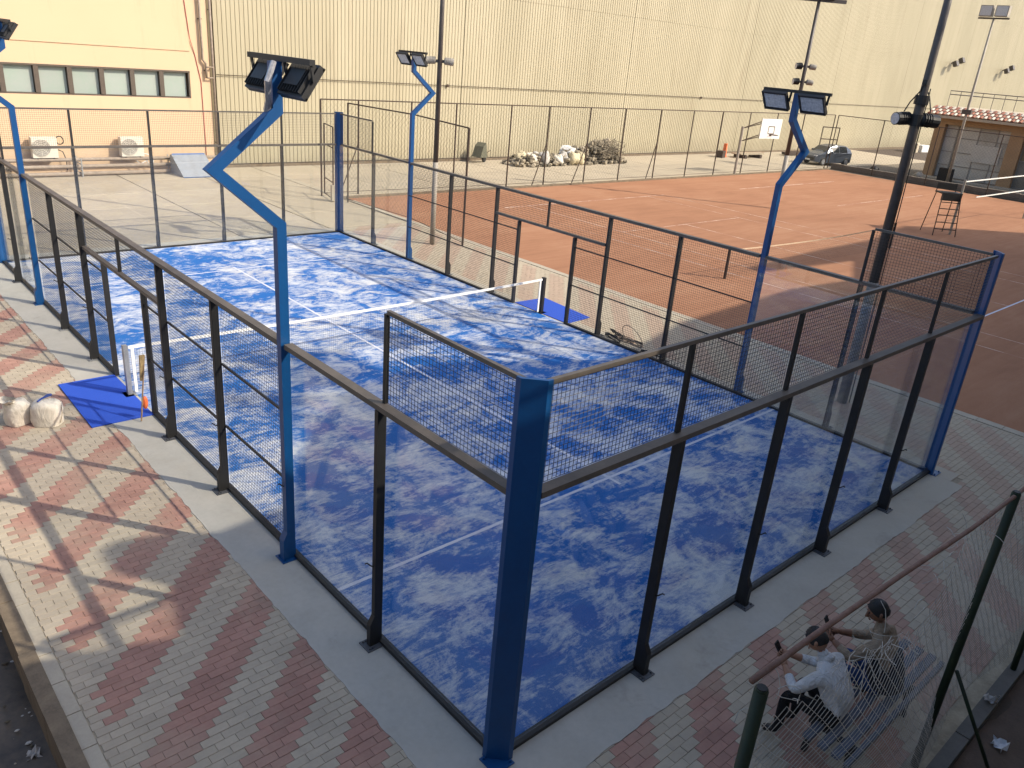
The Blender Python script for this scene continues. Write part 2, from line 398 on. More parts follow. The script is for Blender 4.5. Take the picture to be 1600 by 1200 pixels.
# paved walk round the court: interlocking pavers, red bands at 45 degrees
PX0, PX1, PY0, PY1 = -2.86, 13.32, -2.62, 20.62
pv = strip(LOWX + 0.05, -2.75, 13.56, 20.66, -0.0095)
pavement = structure("pavement", pv, SANDJ)
PL, PW, BH = 0.2033, 0.1017, 0.05
def visible(x, y, z=0.0):
    d = Vector((x, y, z)) - CAM; zz = -d.dot(rz)
    if zz < 0.3: return None
    u = d.dot(rx) / zz * 1239.87; v = d.dot(ry) / zz * 1239.87
    return (d.length) if abs(u) < 800 and abs(v) < 600 else None
cells = []
for j in range(int(PY0 / PW) - 1, int(PY1 / PW) + 2):
    y0 = j * PW
    if y0 < PY0 or y0 + PW > PY1: continue
    off = (j % 2) * PL / 2
    for i in range(int(PX0 / PL) - 2, int(PX1 / PL) + 2):
        x0, x1 = i * PL + off, (i + 1) * PL + off
        a, b = max(x0, PX0), min(x1, PX1)
        if b - a < 0.05: continue
        cx, cy = (a + b) / 2, y0 + PW / 2
        if -0.60 < cx < 10.32 and -0.53 < cy < 20.6: continue
        t = ((0.5 * (x0 + x1) - cy + 4.60) / (6 * PW * 2)) % 1.0
        edge = cx < -2.70 or cx > 13.2
        cells.append((cx, cy, b - a, t < 0.5 and not edge, b - a > PL - 0.001))
def joint(n): return n - 0.0032
bm_r = None
vs, fs = chamfer_box((joint(PL), joint(PW), BH), 0.0035)
def mk(m):
    me = bpy.data.meshes.new("brick"); me.from_pydata(vs, [], fs); me.materials.append(m); me.update(); return me
meR, meG = mk(BRICKR), mk(BRICKG)
order = sorted((visible(cx, cy) or 1e9, k) for k, (cx, cy, w, r, full) in enumerate(cells) if full)
near = set(k for d, k in order[:300])
st = MB()
for k, (cx, cy, w, red, full) in enumerate(cells):
    z = -BH + rng.uniform(-.002, .0025)
    tilt = Quaternion((rng.uniform(-1, 1), rng.uniform(-1, 1), rng.uniform(-.5, .5)), rng.uniform(0, .012))
    if k in near:
        o = inst(meR if red else meG, "brick", pavement, (cx, cy, z)); o.rotation_euler = tilt.to_euler()
    else:
        v2, f2 = chamfer_box((joint(w), joint(PW), BH), 0.0035)
        c = Vector((cx, cy, z)); st.add([c + tilt @ Vector(p) for p in v2], f2, 0 if red else 1)
tag(st.build("bricks", [BRICKR, BRICKG], pavement), kind="stuff")
# pale edging strips
eg = MB(); y = PY0
while y < 24.6:
    if y < PY1: eg.span((LOWX + 0.062, y, -.05), (PX0 - .004, y + 0.49, .004 + rng.uniform(-.003, .003)))
    eg.span((13.335, y, -.05), (13.56, y + 0.49, .01 + rng.uniform(-.004, .004))); y += 0.5
structure("edging_strip", eg, mat("pale_edging", (0.46, 0.41, 0.32), 0.9, scale=3, bmp=0.3, col2=(0.34, 0.30, 0.24), world_coords=True))

# concrete yard beyond the court and beyond the clay
yard = structure("yard", strip(LOWX + .05, 20.62, 75, 34.0, -0.03), mat("slab_joint", (0.16, 0.135, 0.10), 0.95, world_coords=True))
S = 3.25
for i in range(24):
    for j in range(5):
        x0, y0 = LOWX + 0.08 + i * S, 20.68 + j * 2.66
        x1, y1 = x0 + S - 0.035, y0 + 2.66 - 0.035
        if x0 > 13.2 and y1 < 26: continue
        if x0 < 13.3 < x1 and y0 < 24.5: x1 = 13.3
        if x0 > 9 and y0 < 24.7 < y1 and x0 > 13.2: y0 = 24.75
        v2, f2 = chamfer_box((x1 - x0, y1 - y0, 0.05), 0.012)
        o = MB().add(v2, f2).build("concrete_slab", SLAB, yard, loc=((x0 + x1) / 2, (y0 + y1) / 2, -0.052 + rng.uniform(-.003, .003)))
# clay sheet
clay = structure("clay_ground", strip(13.56, -14, 54.4, 25.35, -0.008), CLAY)
for a in ((18.95, -2.2, 19.0, 21.6), (30.0, -2.2, 30.05, 21.6), (20.36, -2.2, 20.41, 21.6), (28.6, -2.2, 28.65, 21.6)):
    strip(*a, -0.004).build("painted_line", WORN, clay)
for a in ((20.41, 3.27, 28.6, 3.33), (20.41, 16.1, 28.6, 16.16), (19.0, 21.55, 30.0, 21.65), (24.47, 3.33, 24.53, 16.1), (38.0, 16.1, 49.0, 16.16), (36.9, 21.5, 48, 21.6), (38, 3.2, 49.0, 3.26)):
    strip(*a, -0.0035).build("painted_line", WORN if a[1] != 3.27 else LINE, clay)
kb = MB()
for i in range(41):
    kb.span((13.56 + i, 25.36, -.05), (14.555 + i, 25.50, .07 + rng.uniform(-.01, .01)))
structure("clay_kerb", kb, KERBB)

# ------------------------------------------------------------------ padel enclosure
H3, H4 = 2.94, 3.90
def mesh_sheet(mb, p, u, w, z0, z1, pitch=0.05, r=0.0029):
    """welded wire sheet from p along u (horizontal unit vector)"""
    p = Vector(p); u = Vector(u); n = max(1, round(w / pitch)); m = max(1, round((z1 - z0) / pitch))
    for k in range(n + 1):
        q = p + u * (w * k / n); mb.wire((q.x, q.y, z0), (q.x, q.y, z1), r)
    for k in range(m + 1):
        z = z0 + (z1 - z0) * k / m; mb.wire((p.x, p.y, z), (p.x + u.x * w, p.y + u.y * w, z), r)
class Side:
    """local frame of one wall: s along the wall, o outward"""
    def __init__(s, org, su, ou): s.o = Vector((*org, 0)); s.su = Vector((*su, 0)); s.ou = Vector((*ou, 0))
    def P(s, a, b, z=0.0): v = s.o + s.su * a + s.ou * b; return Vector((v.x, v.y, z))
    def box(s, mb, a0, a1, b0, b1, z0, z1, mi=0):
        p, q = s.P(a0, b0, z0), s.P(a1, b1, z1); mb.span((min(p.x, q.x), min(p.y, q.y), z0), (max(p.x, q.x), max(p.y, q.y), z1), mi)
def post_profile(S, mb, a, top, w=0.06, d=0.10, gus=True):
    S.box(mb, a - w / 2, a + w / 2, 0.022, 0.022 + d, 0.012, top)
    if gus:                                   # deeper foot with a sloped shoulder
        e0, e1 = 0.022 + d, 0.022 + d + 0.055
        pts = [(S.P(a - w / 2 - .003, b, z), S.P(a + w / 2 + .003, b, z)) for b, z in ((e0 - .05, .012), (e1, .012), (e1, .30), (e0 + .001, .40), (e0 - .05, .40))]
        vs = [p for p, q in pts] + [q for p, q in pts]
        mb.add(vs, [(0, 1, 2, 3, 4), (9, 8, 7, 6, 5)] + [(i, 5 + i, 5 + (i + 1) % 5, (i + 1) % 5) for i in range(5)])
def base_plate(S, a, par, m=PLATE, w=0.20):
    mb = MB(); S.box(mb, a - w / 2, a + w / 2, -0.0, 0.235, 0.007, 0.019)
    for da in (-.07, .07):
        for b in (.20, .165):
            p = S.P(a + da, b, 0.019); mb.tube([p, p + Vector((0, 0, .022))], .011, 6)
    return mb.build("base_plate", m, par)
def clip(S, a, z, par):
    mb = MB(); p = S.P(a, 0.125, z)
    mb.tube([p, p + S.ou * .03 + Vector((0, 0, .02)), p + S.ou * .05 + S.su * .05 + Vector((0, 0, .035)), p + S.ou * .045 + S.su * .09 + Vector((0, 0, .0))], .008, 5)
    return mb.build("clip", BLACK, par)
def glass_pane(S, a0, a1, par, top=H3 - .03):
    mb = MB(); S.box(mb, a0 + .006, a1 - .006, -0.006, 0.006, 0.055, top); return mb.build("glass_pane", GLASS, par)
def corner_bits(mb): pass

def end_wall(S, label):
    t = thing("end_fence", label, "fence", group="glass end walls of the blue court")
    for a in (2, 4, 6, 8):
        mb = MB(); post_profile(S, mb, a, H3 - .06, 0.065, 0.105)
        S.box(mb, a - .028, a + .028, .012, .052, H3 + .001, H4 - .042)
        p = mb.build("post", BLACK, t); base_plate(S, a, p); clip(S, a, 1.05, p)
    for a in range(0, 10, 2): glass_pane(S, a + (.05 if a == 0 else 0), a + 2 - (.05 if a == 8 else 0), t)
    mb = MB(); S.box(mb, .09, 9.91, 0.012, .125, H3 - .058, H3); mb.build("middle_rail", BROWNB, t)
    mb = MB(); S.box(mb, .09, 9.91, .012, .055, H4 - .04, H4); mb.build("top_rail", BROWNB, t)
    mb = MB(); S.box(mb, .02, 9.98, -.03, .05, .006, .05); mb.build("bottom_rail", BLACK, t)
    for a in range(0, 10, 2):
        mb = MB(); a0 = a + .06; mesh_sheet(mb, S.P(a0, .01), S.su, 1.88, H3 + .01, H4 - .02); mb.build("wire_mesh_panel", WIRE, t)
    return t
def side_wall(S, label):
    t = thing("side_fence", label, "fence", group="long mesh sides of the blue court")
    for a in (2, 6, 8, 12, 14, 18):
        mb = MB(); post_profile(S, mb, a, H3 - .06)
        if a in (2, 18): S.box(mb, a - .022, a + .022, .0, .04, H3 + .001, H4 - .042)
        p = mb.build("post", BLACK, t); base_plate(S, a, p, GALV if a in (12, 14) else PLATE)
        clip(S, a, 1.05, p)
    for a in (9, 11):
        mb = MB(); S.box(mb, a - .035, a + .035, -.03, .05, .007, 2.20); mb.build("door_jamb", BLACK, t)
    for a, b in ((0, 2), (2, 4), (16, 18), (18, 20)): glass_pane(S, a + (.05 if a == 0 else 0), b - (.05 if b == 20 else 0), t)
    for a, b in ((.09, 3.93), (4.07, 15.93), (16.07, 19.91)):
        mb = MB(); S.box(mb, a, b, 0.008, .115, H3 - .058, H3); mb.build("top_rail", BROWNB, t)
    for a, b in ((.06, 1.975), (18.025, 19.94)):
        mb = MB(); S.box(mb, a, b, .0, .04, H4 - .04, H4); mb.build("upper_rail", BROWNB, t)
        mb = MB(); mesh_sheet(mb, S.P(a + .02, .012), S.su, b - a - .02, H3 + .01, H4 - .02); mb.build("wire_mesh_panel", WIRE, t)
    mb = MB(); S.box(mb, 8.04, 11.96, .005, .09, 2.205, 2.26); mb.build("door_lintel", BROWNB, t)
    mb = MB(); S.box(mb, 9.98, 10.02, .01, .06, 2.262, H3 - .06); mb.build("stub_post", BLACK, t)
    for a, b in ((.02, 8.96), (11.04, 19.98)):
        mb = MB(); S.box(mb, a, b, -.03, .05, .006, .05); mb.build("bottom_rail", BLACK, t)
    for a, b in ((4.06, 5.97), (6.03, 7.97), (8.03, 8.96), (11.04, 11.97), (12.03, 13.97), (14.03, 15.94)):
        mb = MB(); mesh_sheet(mb, S.P(a, .0), S.su, b - a, .05, H3 - .06 if not 8 <= a < 12 else 2.2); mb.build("wire_mesh_panel", WIRE, t)
        for z in (1.03, 1.97):
            mb = MB(); S.box(mb, a - .02, b + .02, .004, .026, z - .013, z + .013); mb.build("cross_tube", BLACK, t)
    mb = MB(); mesh_sheet(mb, S.P(8.04, .0), S.su, 3.92, 2.27, H3 - .06); mb.build("wire_mesh_panel", WIRE, t)
    return t
NEAR = Side((0, 0), (1, 0), (0, -1)); FAR = Side((0, 20), (1, 0), (0, 1))
LEFT = Side((0, 0), (0, 1), (-1, 0)); RIGHT = Side((10, 0), (0, 1), (1, 0))
end_wall(NEAR, "glass end wall with wire mesh above, facing the bench and the paved walk")
end_wall(FAR, "glass end wall with wire mesh above, facing the peach building across the yard")
side_wall(LEFT, "mesh side wall with open doorway beside the two white sacks")
side_wall(RIGHT, "mesh side wall with open doorway beside the red clay courts")

def corner_post(x, y, sx, sy, label):
    t = thing("corner_post", label, "post", (x, y, 0), group="blue corner posts of the court")
    a, b = .115, .012
    # L shaped folded profile open to the inside
    prof = [(.01, .16), (.16, .01), (.215, .01), (.215, .038), (.178, .038), (.038, .178), (.038, .215), (.01, .215)]
    ox, oy = -.125, -.125
    mb = MB(); mb.prism([((u + ox) * sx, (v + oy) * sy) for u, v in prof], 'z', .012, H4 + .035)
    p = mb.build("column", BLUE, t)
    mb = MB(); mb.box((-.05 * sx, -.05 * sy, .014), (.24, .24, .012))
    for dx in (-.09, .09):
        for dy in (-.09, .09): mb.tube([(-.05 * sx + dx, -.05 * sy + dy, .02), (-.05 * sx + dx, -.05 * sy + dy, .045)], .012, 6)
    mb.build("base_plate", BLUE, t)
    return t
corner_post(0, 0, 1, 1, "thick blue corner post at the near corner where the two glass walls meet")
corner_post(10, 0, -1, 1, "blue corner post by the clay, at the end of the glass wall behind the bench")
corner_post(10, 20, -1, -1, "blue corner post between the yard and the rusty clay court fence")
corner_post(0, 20, 1, -1, "blue corner post at the yard end of the side with the sacks")

def floodlight(par, S, a, tilt_out, ln=.52):
    """box floodlight hung under the bar, lens towards the court"""
    d = (S.ou * math.cos(tilt_out) + Vector((0, 0, -math.sin(tilt_out)))).normalized()   # along the housing, outward and down
    nrm = S.su.cross(d).normalized()
    if nrm.dot(S.ou) > 0: nrm = -nrm
    if nrm.z > 0: nrm = -nrm
    c0 = S.P(a, -.10, 5.925)
    m = Matrix((S.su, d, nrm)).transposed()
    L = .36; cc = c0 + d * (L / 2)
    hb = MB(); hb.box(cc, (ln, L, .05), m)
    hb.box(cc - nrm * .045, (ln * .55, L * .5, .05), m)
    for k in range(9): hb.box(cc - nrm * .042 + S.su * (k - 4) * ln / 9.5, (.008, L * .86, .045), m)
    h = hb.build("floodlight", BLACK, par)
    lb = MB(); lb.box(cc + nrm * .027, (ln * .86, L * .76, .006), m); lb.build("lens", LENS, h)
    rb = MB()
    for s_ in (-1, 1):
        rb.box(cc + nrm * .034 + S.su * s_ * ln * .47, (.03, L, .02), m); rb.box(cc + nrm * .034 + d * s_ * L * .47, (ln, .03, .02), m)
        rb.bar(S.P(a + s_ * ln * .53, .03, 5.95), S.P(a + s_ * ln * .53, .03, 5.95) + (cc - S.P(a, .03, 5.95)) * 1.0, .02, .035)
    rb.build("bracket", BLACK, h)
def lamp(S, a, label, wrap=False):
    t = thing("court_lamp_post", label, "lamp post", S.P(a, 0, 0), group="kinked blue lamp posts of the court")
    Sl = Side((0, 0), S.su[:2], S.ou[:2])
    path = [(.085, .012), (.085, 4.29), (.78, 4.89), (.085, 5.46), (.085, 5.93)]
    w = .10; dd = .055
    # mitred square tube: offset outline extruded along the wall
    outl = [(.030, .012), (.030, 4.315), (.695, 4.89), (.030, 5.435), (.030, 5.93), (.140, 5.93), (.140, 5.487), (.865, 4.89), (.140, 4.263), (.140, .012)]
    mb = MB(); n = len(outl)
    vs = [Sl.P(-w / 2, b, z) for b, z in outl] + [Sl.P(w / 2, b, z) for b, z in outl]
    fs = []
    for i in range(4): fs += [(i, i + 1, n - 2 - i, n - 1 - i), (n + i + 1, n + i, n + n - 1 - i, n + n - 2 - i)]
    fs += [(i, n + i, n + (i + 1) % n, (i + 1) % n) for i in range(n)]
    mb.add(vs, fs)
    post_profile(Sl, mb, 0, .02, .106, .118)
    mb.build("pole", BLUE, t)
    base_plate(Sl, 0, t, BLUE, .22); clip(Sl, 0, 1.05, t)
    mb = MB(); Sl.box(mb, -.67, .67, .0, .06, 5.932, 5.985); mb.build("crossbar", BLACK, t)
    for s_ in (-1, 1): floodlight(t, Sl, s_ * .37, R(55), .50)
    if wrap:
        mb = MB()
        mb.tube([Sl.P(-.12, .15, 5.93), Sl.P(-.16, .24, 5.75), Sl.P(-.05, .19, 5.55), Sl.P(.03, .16, 5.46)], [.03, .035, .03, .045], 7)
        mb.build("tape_wrap", mat("crumpled_grey_plastic", (0.30, 0.30, 0.32), 0.25, var=0.4, scale=20), t)
    return t
lamp(LEFT, 4, "near kinked blue lamp post with crumpled plastic tied round its floodlights", True)
lamp(LEFT, 16, "kinked blue lamp post beyond the doorway with the sacks, cut by the picture edge")
lamp(RIGHT, 4, "kinked blue lamp post against the clay, its lit lenses turned to the court")
lamp(RIGHT, 16, "far kinked blue lamp post beside the tall brown pole and the rusty fence")

# padel net
t = thing("padel_net", "low white banded net stretched across the blue court", "net", (5, 10, 0))
for s_, m in ((-1, GALV), (1, BLACK)):
    mb = MB(); mb.box((s_ * 5.10, 0, .475), (.075, .10, .94)); mb.span((s_ * 5.10 - .1, -.12, .013), (s_ * 5.10 + .1, .12, .022))
    mb.tube([(s_ * 5.10 - .03, .06, .78), (s_ * 5.10 + .03, .06, .78)], .03, 8); mb.build("post", m, t)
mb = MB(); n = 40
def nz(x): return .885 - .045 * (1 - (x / 5.0) ** 2)
for k in range(n):
    x0, x1 = -5.04 + 10.08 * k / n, -5.04 + 10.08 * (k + 1) / n
    for yy in (-.012, .012):
        mb.add([(x0, yy, nz(x0) - .015), (x1, yy, nz(x1) - .015), (x1, yy, nz(x1) + .035), (x0, yy, nz(x0) + .035)], [(0, 1, 2, 3)])
    mb.add([(x0, -.012, nz(x0) + .035), (x1, -.012, nz(x1) + .035), (x1, .012, nz(x1) + .035), (x0, .012, nz(x0) + .035)], [(0, 1, 2, 3)])
mb.build("top_band", TAPE, t)
mb = MB()
for k in range(int(10.08 / .045) + 1): x = -5.04 + k * .045; mb.wire((x, 0, .05), (x, 0, nz(x) - .03), .0016)
for k in range(19):
    z = .05 + k * .043
    for q in range(8): x0, x1 = -5.04 + 1.26 * q, -5.04 + 1.26 * (q + 1); mb.wire((x0, 0, min(z, nz(x0) - .03)), (x1, 0, min(z, nz(x1) - .03)), .0016)
mb.build("netting", WIRE, t)
for s_ in (-1, 1): mb = MB(); mb.box((s_ * 4.98, 0, .46), (.05, .022, .84)); mb.build("end_band", TAPE, t)

# plain blue turf mats in the two doorways
for (pts, lab) in (([(-1.02, 8.98), (-.05, 8.96), (-.05, 11.02), (-1.0, 11.03)], "blue turf mat at the doorway beside the white sacks"),
                   ([(10.05, 8.99), (10.96, 9.05), (11.1, 10.9), (10.05, 10.96)], "blue turf mat at the doorway on the clay side")):
    mb = MB(); mb.prism(pts, 'z', .008, .022); tag(mb.build("turf_mat", MATB), lab, "mat", "blue doorway mats", "thing")

# ------------------------------------------------------------------ small things by the left doorway
def sack(x, y, sx, sy, sz, rz, label, tied=True):
    t = thing("sack", label, "sack", (x, y, 0), "white sacks on the pavement", rz)
    r2 = random.Random(int(x * 100)); mb = MB(); nu, nv = 20, 12; vs = []; fs = []
    for j in range(nv + 1):
        h = j / nv
        for i in range(nu):
            a = 2 * math.pi * i / nu; ca, sa = math.cos(a), math.sin(a)
            k = (abs(ca) ** 3.2 + abs(sa) ** 3.2) ** (-1 / 3.2)
            bulge = (1 + .06 * math.sin(math.pi * min(1, h * 1.15)) + .035 * math.sin(5 * a + 7 * h) + .025 * math.sin(11 * a - 9 * h)) * (1 if h < .86 else 1 - (h - .86) * 2.6)
            vs.append((sx * k * ca * bulge, sy * k * sa * bulge, .006 + sz * h + .02 * math.sin(3 * a) * h))
    for j in range(nv):
        for i in range(nu): fs.append((j * nu + i, j * nu + (i + 1) % nu, (j + 1) * nu + (i + 1) % nu, (j + 1) * nu + i))
    fs.append(tuple(nv * nu + i for i in range(nu))); mb.add(vs, fs); mb.build("body", SACK, t, True)
    if tied:
        mb = MB(); vs = []; fs = []; nu = 18
        for j, (r, h) in enumerate(((.08, .95), (.05, 1.02), (.10, 1.14), (.13, 1.24))):
            for i in range(nu): a = 2 * math.pi * i / nu; q = r * (1 + .35 * math.sin(4 * a + j)); vs.append((-sx * .35 + q * math.cos(a) - .04 * j, q * math.sin(a), sz * h + .015 * math.sin(3 * a)))
        for j in range(3):
            for i in range(nu): fs.append((j * nu + i, j * nu + (i + 1) % nu, (j + 1) * nu + (i + 1) % nu, (j + 1) * nu + i))
        mb.add(vs, fs); mb.build("tied_neck", SACK, t, True)
    mb = MB(); mb.tube([(sx * 1.06, -sy * .5, .06), (sx * 1.12, 0, sz * .5), (sx * .95, sy * .4, sz * .95)], .006, 5); mb.build("seam", mat("sack_seam", (0.35, 0.28, 0.2), 0.9), t)
    return t
sack(-1.52, 9.52, .21, .17, .40, R(-35), "front white sack with a diagonal seam, a blue tool lying on it", False)
sack(-1.88, 9.78, .18, .16, .38, R(20), "white sack with a gathered tied neck, behind the other")
t = thing("trowel", "blue tool lying on top of the front white sack", "tool", (-1.53, 9.58, .425), None, R(40))
mb = MB(); mb.tube([(-.14, 0, .0), (-.04, 0, .015), (.02, 0, .012)], .014, 6); mb.build("handle", mat("blue_plastic", (0.02, 0.06, 0.30), .4), t)
mb = MB(); mb.prism([(.02, -.02), (.15, -.045), (.19, 0), (.15, .045), (.02, .02)], 'z', 0, .012); mb.build("blade", mat("blue_plastic2", (0.02, 0.05, 0.22), .4), t)
t = thing("broom", "wooden broom leaning on the door jamb beside the blue mat", "broom", (-.22, 8.83, 0))
mb = MB(); mb.tube([(-.08, -.02, .02), (.10, .08, 1.12)], .013, 7); mb.build("stick", WOOD, t)
mb = MB(); mb.prism([(-.0, .70), (.045, .70), (.105, 1.14), (.02, 1.14)], 'y', .06, .10); mb.build("bristles", mat("straw", (0.36, 0.26, 0.13), .9, scale=30, var=.4), t)
mb = MB(); mb.sphere((.02, .02, .32), (.05, .04, .12), 8, 6); mb.build("orange_rag", ORANGE, t, True)

# loose cables heaped outside the right doorway
t = thing("cable_heap", "heap of tangled dark cables against the foot of the mesh wall on the clay side", "cables", (10.25, 6.9, 0))
for k in range(6):
    r3 = random.Random(k); cx, cy = r3.uniform(-.12, .25), r3.uniform(-.7, .9); ra, rb_ = r3.uniform(.08, .16), r3.uniform(.25, .5)
    pts = [(cx + ra * math.cos(a * .5) * (1 + .1 * math.sin(a * 1.7)), cy + rb_ * math.sin(a * .5 + k), .02 + .05 * abs(math.sin(a * .9 + k)) + .02 * (k % 4)) for a in range(0, 26)]
    MB().tube(pts, .011, 5).build("cable", DARK if k % 3 else PIPEC, t, True)
MB().tube([(.2 + .16 * math.cos(a), .3 + .45 * math.cos(a * .9), .20 + .18 * math.sin(a)) for a in [x * .25 for x in range(-5, 20)]], .010, 5).build("cable_loop", PIPEC, t, True)

# ------------------------------------------------------------------ tall poles
def boxlamp(par, c, rz, L=.34, r=.13, m=BLACK):
    """drum floodlight with a lens at the end of its axis"""
    d = Vector((math.cos(rz), math.sin(rz), -.06)).normalized(); c = Vector(c)
    mb = MB(); mb.tube([c - d * L * .5, c - d * L * .42, c + d * L * .36, c + d * L * .5], [r * .72, r * .9, r, r * 1.02], 14)
    for k in range(4): mb.tube([c - d * (L * .38 - k * .05), c - d * (L * .38 - k * .05 - .015)], r * 1.07, 14)
    o = mb.build("spotlight", m, par)
    mb = MB(); mb.tube([c + d * L * .501, c + d * L * .53], r * .9, 14); mb.build("lens", LENS, o)
    return o
P3 = thing("tall_pole", "tall dark pole between the blue court and the clay, two drum spotlights on it", "pole", (11.69, 2.46, 0), "tall lighting poles")
mb = MB(); mb.tube([(0, 0, -.02), (0, 0, 2.6)], [.105, .10], 14, 1); mb.tube([(0, 0, 2.6), (0, 0, 5.95), (0, 0, 6.05), (0, 0, 11.5)], [.093, .088, .070, .058], 14); mb.build("shaft", [POLE, mat("worn_grey_pole_paint", (0.22, 0.205, 0.19), .6, var=.3, scale=2)], P3, True)
mb = MB(); mb.tube([(0, 0, 5.92), (0, 0, 6.08)], .125, 12); mb.build("collar", BLACK, P3); MB().tube([(0, 0, 5.55), (0, 0, 5.75)], .115, 12).build("collar", BLACK, P3)
MB().bar((-.18, .15, 5.62), (.18, -.15, 5.62), .05, .05).build("lamp_bar", BLACK, P3); MB().box((.11, .04, 6.4), (.10, .08, .08)).build("junction_box", BLACK, P3); MB().box((-.11, -.04, 6.3), (.10, .08, .08)).build("junction_box", BLACK, P3)
boxlamp(P3, (-.17, .19, 5.66), R(158), .32, .11); boxlamp(P3, (.17, -.14, 5.66), R(-30), .36, .115)
mb = MB()
mb.tube([(-.17, .19, 5.78), (-.18, .12, 5.95), (-.08, .03, 6.15), (-.07, .0, 6.3)], .012, 5); mb.tube([(.19, -.14, 5.8), (.17, -.06, 6.05), (.09, 0, 6.2), (.1, .02, 6.45), (.07, 0, 6.6)], .012, 5)
mb.tube([(.06, -.08, 6.2), (.09, -.09, 4), (.10, -.10, 2), (.11, -.11, 0)], .010, 5); mb.build("cable", DARK, P3)
P1 = thing("tall_pole", "tall brown pole with pale foot beside the far blue lamp post", "pole", (11.97, 17.3, 0), "tall lighting poles")
mb = MB(); mb.tube([(0, 0, -.02), (0, 0, 2.7)], .085, 12, 1); mb.tube([(0, 0, 2.7), (0, 0, 11.5)], [.083, .06], 12, 0); mb.build("shaft", [POLE, POLEL], P1, True)
mb = MB(); mb.bar((-.22, .15, 5.74), (.22, -.15, 5.74), .06, .09); mb.build("lamp_bar", POLE, P1)
boxlamp(P1, (-.20, .19, 5.75), R(150), .28, .11, POLEL); boxlamp(P1, (.22, -.16, 5.75), R(-35), .28, .11, POLEL)
P2 = thing("tall_pole", "tall brown pole standing on the clay between the courts, lamps one above another", "pole", (33.08, 16.9, 0), "tall lighting poles")
mb = MB(); mb.tube([(0, 0, -.02), (0, 0, 2.6)], .11, 12, 1); mb.tube([(0, 0, 2.6), (0, 0, 9.6)], [.108, .07], 12, 0); mb.build("shaft", [POLE, POLEL], P2, True)
for z in (5.98, 6.66):
    mb = MB(); mb.bar((-.25, .22, z), (.25, -.22, z), .06, .10); mb.build("lamp_bar", POLE, P2)
    boxlamp(P2, (-.22, .20, z), R(140), .30, .14); boxlamp(P2, (.26, -.22, z), R(-40), .30, .12, POLEL)
mb = MB(); mb.bar((-.95, .83, 9.5), (.95, -.83, 9.5), .09, .16); mb.bar((-.5, .4, 9.7), (.5, -.5, 9.7), .3, .3); mb.build("crossbar", POLE, P2)
P4 = thing("tall_pole", "slender far pole with twin square floodlights in front of the tiled kiosk", "pole", (57.0, 17.8, 0), "tall lighting poles")
mb = MB(); mb.tube([(0, 0, -.02), (0, 0, 5.2), (0, 0, 10.7)], [.11, .085, .06], 10); mb.build("shaft", POLEL, P4, True)
mb = MB(); mb.box((0, 0, 4.9), (.25, .6, .3)); mb.bar((0, -.95, 10.7), (0, .95, 10.7), .10, .10); mb.build("crossbar", POLE, P4)
for s_ in (-1, 1):
    mb = MB(); mb.box((-.12, s_ * .48, 11.12), (.42, .78, .66)); mb.box((.16, s_ * .48, 11.1), (.3, .5, .42)); o = mb.build("floodlight", POLEL, P4)
    mb = MB(); mb.box((-.345, s_ * .48, 11.12), (.02, .68, .56)); mb.build("lens", LENS, o)

# ------------------------------------------------------------------ clay courts: net, chair, volleyball net, fences, hoop
t = thing("tennis_net", "dark tennis net across the nearer clay court, half in shade", "net", (18.16, 9.8, 0))
E1 = Vector((11.36, -.32, 0))
for p in (Vector((0, 0, 0)), E1): mb = MB(); mb.tube([p, p + Vector((0, 0, 1.05))], .05, 10); mb.build("post", RUSTY, t)
mb = MB(); n = 20
def tz(k): return .95 - .10 * math.sin(math.pi * k)
for k in range(n):
    a, b = E1 * (k / n), E1 * ((k + 1) / n); za, zb = tz(k / n), tz((k + 1) / n)
    mb.add([a + Vector((0, 0, za - .05)), b + Vector((0, 0, zb - .05)), b + Vector((0, 0, zb - .005)), a + Vector((0, 0, za - .005))], [(0, 1, 2, 3)])
mb.build("top_band", mat("worn_net_tape", (0.55, 0.42, 0.30), .8), t)
mb = MB()
for k in range(115): p = E1 * (k / 114); mb.wire(p + Vector((0, 0, .02)), p + Vector((0, 0, tz(k / 114) - .04)), .0015)
for j in range(10):
    for k in range(n): a, b = E1 * (k / n), E1 * ((k + 1) / n); mb.wire(a + Vector((0, 0, .03 + j * .09 * tz(k / n))), b + Vector((0, 0, .03 + j * .09 * tz((k + 1) / n))), .0015)
mb.build("netting", WIRE, t)
t = thing("volleyball_net", "high net with two white tapes behind the umpire chair", "net", (36.15, 9.6, 0))
for p in (Vector((0, 0, 0)), Vector((10.6, .1, 0))):
    mb = MB(); mb.tube([p, p + Vector((0, 0, 2.5))], .055, 10); mb.build("post", POLEL, t)
for z, x0 in ((2.40, .3), (1.60, 2.2)):
    mb = MB(); mb.box(((x0 + 10.5) / 2, .05, z), (10.5 - x0, .02, .05)); mb.build("tape", TAPE, t)
mb = MB()
for k in range(80): x = 2.0 + k * .107; mb.wire((x, .05, 1.6), (x, .05, 2.4), .0012)
mb.build("netting", WIRE, t)
t = thing("umpire_chair", "tall metal umpire chair with ladder steps on the clay", "umpire chair", (35.75, 10.0, 0), None, R(-43))
for s_ in (-1, 1):
    for y0, y1 in ((.62, .30), (-.62, -.32)):
        mb = MB(); mb.tube([(s_ * .52, y0, 0), (s_ * .42, y1, 1.85)], .024, 6); mb.build("leg", RUSTY, t)
for z in (.30, .60, .92, 1.2, 1.48):
    mb = MB(); y0 = -.62 + .30 * z / 1.85; w = .52 - .1 * z / 1.85; mb.bar((-w, y0, z), (w, y0, z), .045, .035); mb.build("step", RUSTY, t)
mb = MB(); mb.box((0, .0, 1.87), (.98, .60, .06)); mb.build("seat", BLACK, t)
